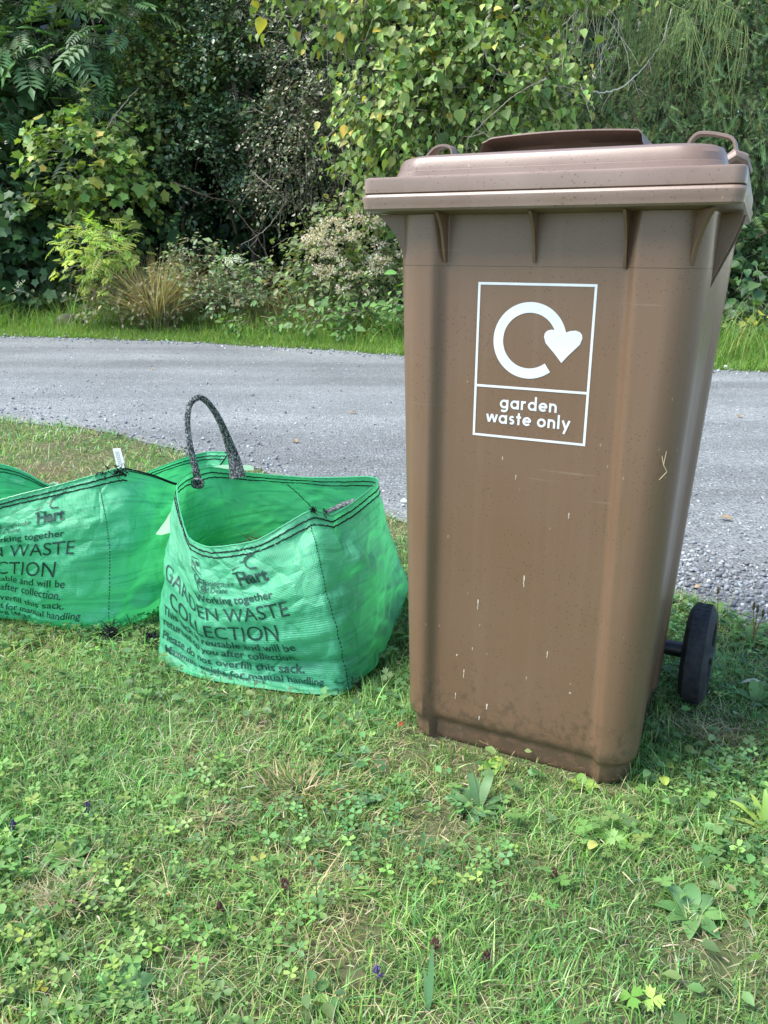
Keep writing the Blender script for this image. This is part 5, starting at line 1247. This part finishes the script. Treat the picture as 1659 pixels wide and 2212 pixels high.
foliage('privet_bush', 'brown-green twiggy bush with tiny dull leaves left of the bin', 'bush', [blob(690, 130, 120, 130, 12.0, .6), blob(660, 290, 110, 120, 11.9, .6), blob(730, 300, 80, 110, 11.8, .45), blob(640, 400, 100, 60, 11.9, .4), blob(770, 170, 90, 130, 12.2, .5), blob(700, -80, 200, 130, 12.5, .7), blob(830, 330, 80, 120, 12.2, .5)], SMALL, .043, [(.095, .13, .05), (.13, .16, .07), (.075, .105, .045), (.15, .13, .07), (.20, .22, .11)], [4, 3, 2, 2, .8], 100, 'glossleaf', (G(-.9, 12.6), [(-.9, 12.4, 4.0), (-.4, 12.1, 3.0), (-1.3, 12.0, 2.6), (-.7, 11.9, 2.6)], .05), (.26, .2), 18, .6, (.004, 'paletwig'), seed=111, nthr=-.12, nsc=2.2, spread=.055, aspect=1.2)
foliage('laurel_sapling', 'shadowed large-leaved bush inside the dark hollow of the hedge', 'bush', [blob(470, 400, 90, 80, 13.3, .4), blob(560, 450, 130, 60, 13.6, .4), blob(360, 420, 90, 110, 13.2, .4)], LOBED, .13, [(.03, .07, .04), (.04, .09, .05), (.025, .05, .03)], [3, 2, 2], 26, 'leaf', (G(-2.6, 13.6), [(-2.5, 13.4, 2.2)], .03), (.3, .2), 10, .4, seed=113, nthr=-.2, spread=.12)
HZ = [(.24, .34, .09), (.19, .29, .08), (.30, .40, .11), (.38, .42, .11), (.52, .42, .07), (.14, .22, .06)]
foliage('hazel_tree', 'sunlit yellow-green hazel overhanging the verge behind the bin lid', 'tree', [blob(900, 120, 130, 90, 9.8, .5), blob(860, 215, 110, 80, 9.7, .45), blob(1000, 70, 150, 80, 9.8, .5), blob(1090, 40, 110, 60, 9.8, .4), blob(960, 225, 130, 80, 9.6, .45), blob(850, 330, 80, 80, 9.8, .4), blob(1050, 180, 130, 60, 9.6, .4), blob(1130, 230, 80, 50, 9.5, .3), blob(930, 330, 90, 60, 9.9, .35), blob(830, -40, 200, 70, 9.9, .5), blob(1060, -70, 240, 90, 9.9, .5), blob(1200, 150, 60, 40, 9.4, .2), blob(760, 40, 60, 30, 9.7, .2), blob(800, 390, 50, 50, 10.0, .2), blob(1010, 310, 70, 40, 9.8, .3)], ROUND, .064, HZ, [5, 4, 3, .8, .3, 2], 100, 'leaf', (G(.7, 11.2), [(.6, 11.0, 4.2), (1.1, 10.2, 3.2), (.2, 10.3, 2.6), (1.7, 10.0, 2.7), (.9, 10.0, 2.2)], .06), (.34, .2), 12, .45, (.0045, 'paletwig'), seed=115, hang=2.2, nthr=-.12, nsc=2.4, spread=.085, upn=.65, aspect=1.0, sizejit=.35)
# spruce: drooping sprays of needles
def spray_needles():
    T = []; F = []
    for k in range(9):
        for s in (-1, 1):
            b = len(T); y = .05 + .1 * k; L = .26 * (1 - .05 * k)
            T += [(0, y, 0), (s * L, y + .16, -.02), (0, y + .045, .01)]; F.append((b, b + 1, b + 2) if s > 0 else (b, b + 2, b + 1))
    for k in range(5):
        b = len(T); y = .1 + .17 * k; T += [(-.02, y, 0), (.02, y, 0), (0, y + .1, .16)]; F.append((b, b + 1, b + 2))
    b = len(T); T += [(-.05, .85, 0), (.05, .85, 0), (0, 1.12, -.02)]; F.append((b, b + 1, b + 2))
    b = len(T); T += [(-.012, 0, 0), (.012, 0, 0), (0, 1, 0)]; F.append((b, b + 1, b + 2))
    return np.array(T), np.array(F)
SPR = spray_needles()
SG = [(.12, .21, .085), (.16, .27, .095), (.24, .32, .10), (.08, .15, .06)]
foliage('spruce_tree', 'dark spruce with drooping needle sprays at the top right behind the bin', 'tree', [blob(1330, 220, 170, 90, 10.6, .6), blob(1500, 150, 170, 130, 10.8, .7), blob(1620, 300, 130, 130, 10.6, .6), blob(1230, 290, 130, 70, 10.7, .5), blob(1430, 320, 150, 70, 10.6, .5), blob(1600, 0, 170, 110, 10.9, .6), blob(1450, -120, 260, 120, 11.2, .8), blob(1780, 150, 130, 200, 10.9, .7), blob(1250, 60, 90, 90, 11.3, .4), blob(1660, 430, 100, 90, 10.9, .4), blob(1100, 340, 120, 60, 11.0, .4)], SPR, .115, SG, [4, 3, 1.8, 1.5], 75, 'needle', (G(3.4, 11.9), [(3.3, 11.8, 5.2), (4.2, 11.0, 3.0), (2.3, 11.0, 3.0), (3.2, 10.8, 3.4), (2.8, 10.8, 2.3)], .11), (.36, .2), 10, 1.15, (.006, 'darktwig'), seed=117, hang=2.4, nthr=-.22, nsc=2.2, spread=.06, upn=.6)
# hanging bare twigs and dead curved branches of the spruce
def dead_branch(name, label, pts, r0, mat, subs=0, sub_len=.3, hang=1.0, seed=0, cat='branch'):
    rg = np.random.default_rng(seed); P = np.array([at(*p) for p in pts]); n = len(P); t = np.linspace(0, n - 1, 8 * n); i = np.clip(np.floor(t).astype(int), 0, n - 2); f = (t - i)[:, None]
    p0, p1, p2, p3 = P[np.maximum(i - 1, 0)], P[i], P[i + 1], P[np.minimum(i + 2, n - 1)]
    Q = .5 * (2 * p1 + (p2 - p0) * f + (2 * p0 - 5 * p1 + 4 * p2 - p3) * f ** 2 + (3 * p1 - p0 - 3 * p2 + p3) * f ** 3) + rg.normal(0, r0 * .35, (len(t), 3))
    root = tag(empty(name, tuple(Q[0])), label, cat); m_ = len(Q)
    mb = MB(); mb.tube(Q - Q[0], [r0 * (1 - .75 * k / m_) for k in range(m_)], 6); mb.build('stem', M[mat], root)
    if subs:
        mb = MB()
        for k in range(subs):
            a = Q[rg.integers(2, m_ - 1)] - Q[0]; L = sub_len * rg.uniform(.3, 1.3); d = unit(np.array((rg.normal(0, .5), rg.normal(0, .4), -hang + rg.normal(0, .35)))); pts_ = [a]
            for q in range(5): d = unit(d + rg.normal(0, .16, 3) + np.array((0, 0, -.1 * hang))); a = a + d * L / 5; pts_.append(a)
            mb.tube(pts_, [r0 * .32, r0 * .3, r0 * .26, r0 * .2, r0 * .15, r0 * .1], 4, cap=False)
            if rg.random() < .6:
                c0 = pts_[2]; d2 = unit(d + rg.normal(0, .6, 3)); mb.tube([c0, c0 + d2 * L * .2, c0 + d2 * L * .4 + np.array((0, 0, -.03))], [r0 * .2, r0 * .15, r0 * .08], 4, cap=False)
        o = mb.build('side_twigs', M[mat], root); o['kind'] = 'stuff'
    return root
dead_branch('dead_branch', 'pale bare curved spruce branch hanging like a bow above the bin lid', [(1195, 80, 10.0), (1230, 40, 10.0), (1300, -30, 10.1)], .012, 'deadtwig', 8, .4, seed=1)
dead_branch('dead_branch', 'thin grey branch sweeping in an arc beneath the bare spruce twigs', [(1185, 160, 9.7), (1230, 185, 9.7), (1290, 200, 9.75), (1340, 190, 9.8), (1385, 150, 9.9), (1430, 90, 10.0), (1450, 20, 10.1)], .013, 'deadtwig', 10, .25, seed=2)
for k, (x0, lab) in enumerate([(1290, 'curtain of bare dead twigs hanging left in the spruce'), (1370, 'curtain of bare dead twigs hanging in the middle of the spruce'), (1450, 'mossy hanging twigs right of the bare arc in the spruce'), (1560, 'thin hanging twigs at the right in the spruce')]):
    dead_branch('hanging_twigs', lab, [(x0 - 50, -60, 9.95), (x0 - 10, 0, 9.95), (x0 + 30, 25, 9.9), (x0 + 55, 60, 9.9)], .010, 'deadtwig' if k == 0 else 'mosstwig', 22 if k == 0 else 40, .85 if k == 0 else 1.0, 1.5 if k == 0 else 2.6, seed=10 + k)
dead_branch('dead_branch', 'grey crooked hazel branch showing through the leaves', [(1060, 20, 9.2), (1045, 70, 9.2), (1055, 130, 9.2), (1100, 165, 9.2), (1150, 180, 9.2), (1230, 190, 9.25), (1270, 215, 9.3)], .012, 'paletwig', 10, .25, .5, seed=3)
dead_branch('dead_branch', 'pale twig reaching left out of the hazel leaves', [(1180, 170, 9.1), (1120, 200, 9.1), (1060, 250, 9.1), (1010, 300, 9.1)], .008, 'paletwig', 10, .2, .2, seed=4)
for k, (pts, lab) in enumerate([([(370, 508 - 115, 11.6), (400, 405, 11.5), (450, 425, 11.5), (510, 437, 11.6), (560, 450, 11.8)], 'pale dead stick lying across the dark hollow of the hedge'), ([(545, 372, 11.6), (580, 400, 11.5), (610, 425, 11.5), (650, 450, 11.6)], 'grey fallen branch slanting down left of the privet'), ([(598, 320, 11.4), (620, 350, 11.4), (645, 375, 11.5), (700, 400, 11.6)], 'thin pale branch slanting in the twiggy bush'), ([(730, 290, 11.2), (742, 330, 11.2), (748, 370, 11.2), (735, 440, 11.2), (730, 470, 11.3)], 'upright crooked pale stem left of the bin'), ([(460, 370, 12.2), (500, 440, 12.0), (560, 520, 11.6), (600, 600, 11.4)], 'dark arching bramble stem over the hollow'), ([(620, 430, 11.7), (580, 490, 11.6), (520, 530, 11.5)], 'crooked bare twig low in the hedge hollow'), ([(505, 180, 12.1), (515, 230, 12.1), (530, 300, 12.1), (560, 420, 12.2), (575, 560, 12.3)], 'slim grey trunk rising through the middle of the hedge'), ([(200, 330, 11.3), (255, 240, 11.4), (300, 190, 11.5)], 'thin bare twig at the top of the field maple')]):
    dead_branch('bare_branch', lab, pts, .028 if 'trunk' in lab else .010, 'bark' if 'trunk' in lab else ('darktwig' if 'dark' in lab else 'paletwig'), 6, .25, .3, seed=30 + k)

# ---- undergrowth along the verge
YG = [(.36, .50, .11), (.42, .54, .13), (.28, .42, .09), (.46, .54, .17)]
foliage('elder_bush', 'bright yellow-green feathery young bush at the left of the verge', 'bush', [blob(215, 530, 66, 38, 10.6, .25), blob(195, 568, 44, 32, 10.55, .2), blob(245, 515, 35, 22, 11.0, .15)], PINN, .125, YG, [4, 3, 2, 1], 150, 'grass', (G(-3.75, 11.1), [(-3.75, 11.0, 1.2), (-3.5, 11.0, 1.0), (-4.0, 10.9, .9)], .015), (.16, .1), 4, .2, (.003, 'paletwig'), seed=131, nthr=-.5, upn=1.3, spread=.05)
def clump(name, label, cat, px, py, Yb, n, H, wd, spread, lean, pal, wts, splay=.9, segs=4, mat='grass', group=None, kind=None):
    c = gnd(px, py); c = np.array((at(px, py, Yb)[0], Yb, 0.)) ; P = np.c_[RNG.normal(c[0], spread, n), RNG.normal(c[1], spread * .6, n), np.zeros(n)]
    ang = np.arctan2(P[:, 1] - c[1], P[:, 0] - c[0]) + RNG.normal(0, .7, n)
    V, F, C = blades(P, RNG.uniform(H * .45, H, n), RNG.uniform(wd * .6, wd * 1.3, n), ang, RNG.gamma(2, lean * .5, n), colmix(pal, wts, n), segs)
    o = add(name, mesh(V, F, C), M[mat], None, False); tag(o, label, cat, group, kind); return o
clump('dry_grass_clump', 'tall straw-coloured dead grass clump beside the yellow-green bush', 'grass clump', 330, 600, 10.6, 1700, 1.22, .007, .10, .75, [(.40, .33, .20), (.48, .41, .27), (.28, .23, .13), (.56, .50, .37), (.14, .12, .07)], [4, 3, 3, 1, 2])
clump('dry_grass_clump', 'low brown grass clump under the dark hedge hollow', 'grass clump', 560, 620, 10.5, 300, .6, .007, .3, .9, [(.28, .21, .11), (.22, .2, .09), (.16, .2, .07)], [3, 2, 2])
clump('dry_grass_clump', 'brown wispy grass clump left of the seed-head bush', 'grass clump', 640, 560, 10.6, 380, 1.05, .006, .26, .8, [(.30, .22, .12), (.24, .2, .1), (.36, .3, .18)], [3, 2, 2])
foliage('goosegrass_mound', 'grey-green scrambling weeds in the middle of the verge', 'undergrowth', [blob(440, 590, 75, 50, 10.9, .35), blob(520, 600, 75, 45, 10.8, .35), blob(420, 550, 50, 30, 11.0, .25), blob(600, 615, 75, 45, 10.6, .3), blob(480, 640, 120, 35, 10.5, .3)], SMALL, .055, [(.15, .23, .10), (.19, .27, .12), (.11, .18, .07), (.32, .28, .16), (.24, .31, .11)], [4, 3, 3, 2, 1], 120, 'leaf', None, (.2, .1), 14, .3, (.003, 'paletwig'), seed=133, nthr=-.35, nsc=3, spread=.055)
foliage('bramble_mound', 'olive and brown mound of withering weeds beside the dry grass', 'undergrowth', [blob(300, 640, 80, 45, 10.7, .3), blob(370, 630, 60, 45, 10.6, .3), blob(240, 655, 60, 35, 10.6, .25)], SMALL, .055, [(.21, .23, .09), (.28, .25, .14), (.15, .20, .07), (.34, .28, .18)], [3, 3, 3, 1], 110, 'leaf', None, (.2, .1), 12, .3, (.003, 'paletwig'), seed=135, nthr=-.35, nsc=3, spread=.055)
foliage('hemp_agrimony', 'rounded shrub with cream fluffy seed heads left of the bin', 'shrub', [blob(770, 540, 100, 80, 10.2, .45), blob(700, 570, 70, 70, 10.2, .35), blob(820, 610, 80, 70, 10.0, .35), blob(740, 480, 60, 40, 10.4, .25), blob(740, 630, 90, 50, 10.0, .3), blob(860, 520, 60, 80, 10.3, .3)], OVATE, .065, [(.16, .22, .075), (.20, .27, .10), (.12, .17, .06), (.26, .24, .13)], [4, 3, 3, 1], 85, 'leaf', (G(-.35, 10.4), [(-.35, 10.3, 1.4), (-.7, 10.2, 1.1), (.0, 10.1, 1.2)], .015), (.24, .1), 12, .35, (.003, 'paletwig'), seed=137, nthr=-.4, spread=.07)
# seed heads: fluffy clusters on that shrub
def fluff(name, label, cat, pts, r, pal, nper=26, parent=None, group=None):
    rg = np.random.default_rng(len(pts))
    for (px, py, Y_, k) in pts:
        c = at(px, py, Y_); n = nper; d = unit(rg.normal(0, 1, (n, 3))); p = d * r * k * rg.uniform(.3, 1, (n, 1)) * np.array((1.2, 1, .7))
        X, Y, Z = frame(d + rg.normal(0, .3, (n, 3)), rg.normal(0, 1, (n, 3)))
        V, F, C = instances(SMALL[0], SMALL[1], p, X, Y, Z, np.full(n, r * .75 * k), colmix(pal, [1] * len(pal), n, .1))
        o = add(name, mesh(V + (c - np.array(parent.location) if parent else 0), F, C), M['leaf'], parent, False)
ha = bpy.data.objects['hemp_agrimony']
rg = np.random.default_rng(3); pts = []
for k in range(120):
    a = rg.uniform(0, 6.28); r_ = rg.uniform(.1, 1) ** .5; px, py = 768 + 112 * r_ * math.cos(a), 545 + 95 * r_ * math.sin(a)
    if rg.random() < .9 - .5 * (py > 600): pts.append((px, py, 9.38 + .25 * rg.random() + .0012 * abs(px - 768), rg.uniform(.5, 1.2)))
fluff('seed_head', None, None, pts, .046, [(.62, .54, .42), (.72, .66, .54), (.48, .40, .30)], 26, ha)
umb = foliage('hogweed', 'white flat-topped flowers on a green stem in the verge weeds', 'flower', [blob(505, 590, 18, 22, 10.4, .1)], OVATE, .07, [(.09, .16, .05), (.12, .2, .06)], [1, 1], 100, 'leaf', None, (.15, .1), 6, .3, (.003, 'paletwig'), seed=139, nthr=-1)
fluff('flower_head', None, None, [(492, 562, 10.1, 1), (503, 560, 10.1, 1.1), (515, 563, 10.1, .9), (498, 570, 10.08, .8), (512, 556, 10.12, .8)], .040, [(.72, .74, .68), (.6, .65, .55)], 30, umb)
umb2 = foliage('hogweed', 'small white flower heads low at the left edge of the verge', 'flower', [blob(40, 625, 16, 18, 11.0, .1)], OVATE, .07, [(.07, .13, .05), (.1, .16, .05)], [1, 1], 100, 'leaf', None, (.15, .1), 6, .3, (.003, 'paletwig'), seed=140, nthr=-1)
fluff('flower_head', None, None, [(42, 612, 10.9, .7), (50, 607, 10.9, .5), (38, 618, 10.9, .5)], .040, [(.7, .72, .68), (.6, .65, .55)], 24, umb2)
foliage('nettle_patch', 'fresh green leafy weeds at the front of the verge left of the bin', 'undergrowth', [blob(800, 690, 90, 35, 9.35, .25), blob(700, 680, 70, 30, 9.5, .25), blob(860, 660, 50, 50, 9.4, .2), blob(560, 690, 70, 22, 9.9, .2)], OVATE, .065, [(.11, .22, .055), (.14, .26, .07), (.09, .17, .05)], [3, 3, 2], 90, 'leaf', None, (.16, .1), 10, .2, (.003, 'paletwig'), seed=141, nthr=-.2, nsc=3, spread=.06)
foliage('ivy_bank', 'shaded bramble and ivy bank at the right of the bin', 'undergrowth', [blob(1620, 640, 90, 70, 9.6, .4), blob(1560, 560, 110, 70, 10.0, .4), blob(1700, 560, 100, 110, 10.0, .5), blob(1640, 700, 90, 40, 9.2, .3), blob(1480, 620, 80, 80, 10.1, .3), blob(1300, 560, 200, 110, 10.6, .4), blob(1050, 560, 200, 110, 10.8, .4)], ROUND, .095, [(.06, .125, .045), (.08, .16, .06), (.045, .09, .04), (.11, .2, .07)], [4, 3, 2, 1], 50, 'leaf', None, (.3, .1), 10, .4, (.004, 'paletwig'), seed=143, nthr=-.3, spread=.09)
foliage('dark_hedge', 'dark mixed hedge shrub behind the bin and spruce', 'bush', [blob(1500, 430, 220, 120, 11.8, .5), blob(1200, 430, 260, 110, 12.0, .5), blob(950, 450, 160, 120, 12.2, .5), blob(1300, 150, 300, 180, 12.8, .6), blob(1650, 250, 200, 220, 12.8, .6), blob(700, 440, 150, 110, 13.2, .5), blob(950, 150, 250, 220, 13.2, .6)], OVATE, .12, [(.04, .08, .03), (.05, .10, .04), (.03, .06, .025)], [3, 2, 2], 30, 'glossleaf', (G(2.0, 12.8), [(2.0, 12.6, 3.4), (3.2, 12.4, 2.6), (.9, 12.5, 2.8)], .06), (.4, .2), 12, .4, seed=145, nthr=-.4, spread=.13)
for k, (px, py, lab) in enumerate([(1600, 745, 'tall thin seeding grass stems by the gravel right of the bin'), (1640, 740, 'leaning pale grass stems at the right edge'), (105, 680, 'thin tall grass stalk at the left of the verge'), (530, 700, 'long thin grass stalks in the middle of the verge')]):
    c = gnd(px, py + 15); mb = MB(); rg = np.random.default_rng(50 + k)
    for q in range(9):
        H = rg.uniform(.35, .7); a = rg.uniform(-1, 1); p0 = c * np.array((1, 1, 0)) + np.array((rg.normal(0, .07), rg.normal(0, .05), 0)); pts = [p0 + np.array((a * .35 * t * t, 0, H * t)) for t in np.linspace(0, 1, 6)]
        mb.tube(pts, [.002, .002, .0018, .0016, .0025, .001], 4, c=(.36, .36, .17))
    tag(mb.build('seeding_grass', M['grass'], None), lab, 'grass')
foliage('yellow_leaf_sapling', 'seedling with a few yellow leaves low beside the bin on the right', 'sapling', [blob(1590, 690, 16, 16, 8.6, .08)], ROUND, .07, [(.5, .42, .05), (.42, .42, .08), (.2, .28, .06)], [3, 2, 2], 130, 'leaf', None, (.1, .1), 5, .3, (.003, 'paletwig'), seed=147, nthr=-1)
# mossy stone half hidden at the left
mb = MB(); rg = np.random.default_rng(9); R = []
for j, (z, k) in enumerate([(0, 1), (.08, 1.05), (.16, .95), (.22, .7), (.25, .35)]):
    R.append([np.array((.22 * k * math.cos(a) * (1 + .12 * math.sin(3 * a + j)), .14 * k * math.sin(a), z + .012 * math.sin(5 * a))) for a in np.linspace(0, 2 * math.pi, 19)[:-1]])
mb.loft(R); st = mb.build('mossy_stone', plain('mossy_stone', (.075, .075, .055), .95, .1, .7, 9, .05), None); st.location = (at(125, 665, 10.4)[0], 10.75, -.02); tag(st, 'grey mossy stone half hidden in the grass at the left of the verge', 'stone')

# verge grass
parts = []
def verge(n, dmin, dmax, H, wd, pal, wts, lean, x0=-6.5, x1=6.5, thr=-1.0, seed=1):
    P = np.c_[RNG.uniform(x0, x1, n), np.zeros((n, 2))]; d = RNG.uniform(dmin, dmax, n) + .08 * vnoise(np.c_[P[:, 0] * 2, P[:, 0] * 0, P[:, 0] * 0], 5); P[:, 1] = far_y(P[:, 0]) + d
    q = pnoise(P, 1.3, seed); k = q > thr; P = P[k]; d = d[k]; q = q[k]; n = len(P)
    Hh = H * (.45 + .55 * np.clip((d - dmin) / .5, 0, 1)) * RNG.lognormal(0, .3, n) * (1 + .5 * q)
    parts.append(blades(P, Hh, wd * RNG.uniform(.6, 1.3, n), RNG.uniform(0, 6.28, n), RNG.gamma(2, lean * .5, n), colmix(pal, wts, n) * (1 + .2 * q[:, None]), 3))
VG = [(.16, .29, .06), (.20, .34, .07), (.12, .23, .055), (.30, .31, .12)]
verge(38000, -.06, .55, .11, .007, VG, [4, 4, 2, 1.5], .8, seed=11)
verge(36000, .25, 2.3, .26, .008, VG, [4, 3, 3, 1], .8, seed=12)
verge(9000, .3, 1.8, .42, .008, VG, [3, 3, 2, 2], .9, thr=.1, seed=13)
V, F, C = join(parts); tag(add('verge_grass', mesh(V, F, C), M['grass'], None, False), 'long bright green grass on the verge beyond the road', 'grass', kind='stuff')

rg = np.random.default_rng(77)
for k, (px, py, lab) in enumerate([(895, 1010, 'tan dead leaf on the road left of the bin'), (770, 895, 'small brown leaf on the road above the open sack'), (1600, 905, 'brown leaf on the road at the right photo edge'), (330, 800, 'small dark leaf on the far side of the road'), (640, 960, 'curled tan leaf on the road behind the open sack'), (1580, 1130, 'small tan leaf on the gravelly road right of the bin')]):
    mb = MB(); a = rg.uniform(0, 6.28); strip_leaf(mb, (0, 0, .010), (math.cos(a), math.sin(a), .1), .05, .028, .6, (.34, .24, .13), 6, .08, .3); o = mb.build('dead_leaf', M['leaf'], None); o.location = tuple(gnd(px, py)); tag(o, lab, 'leaf')
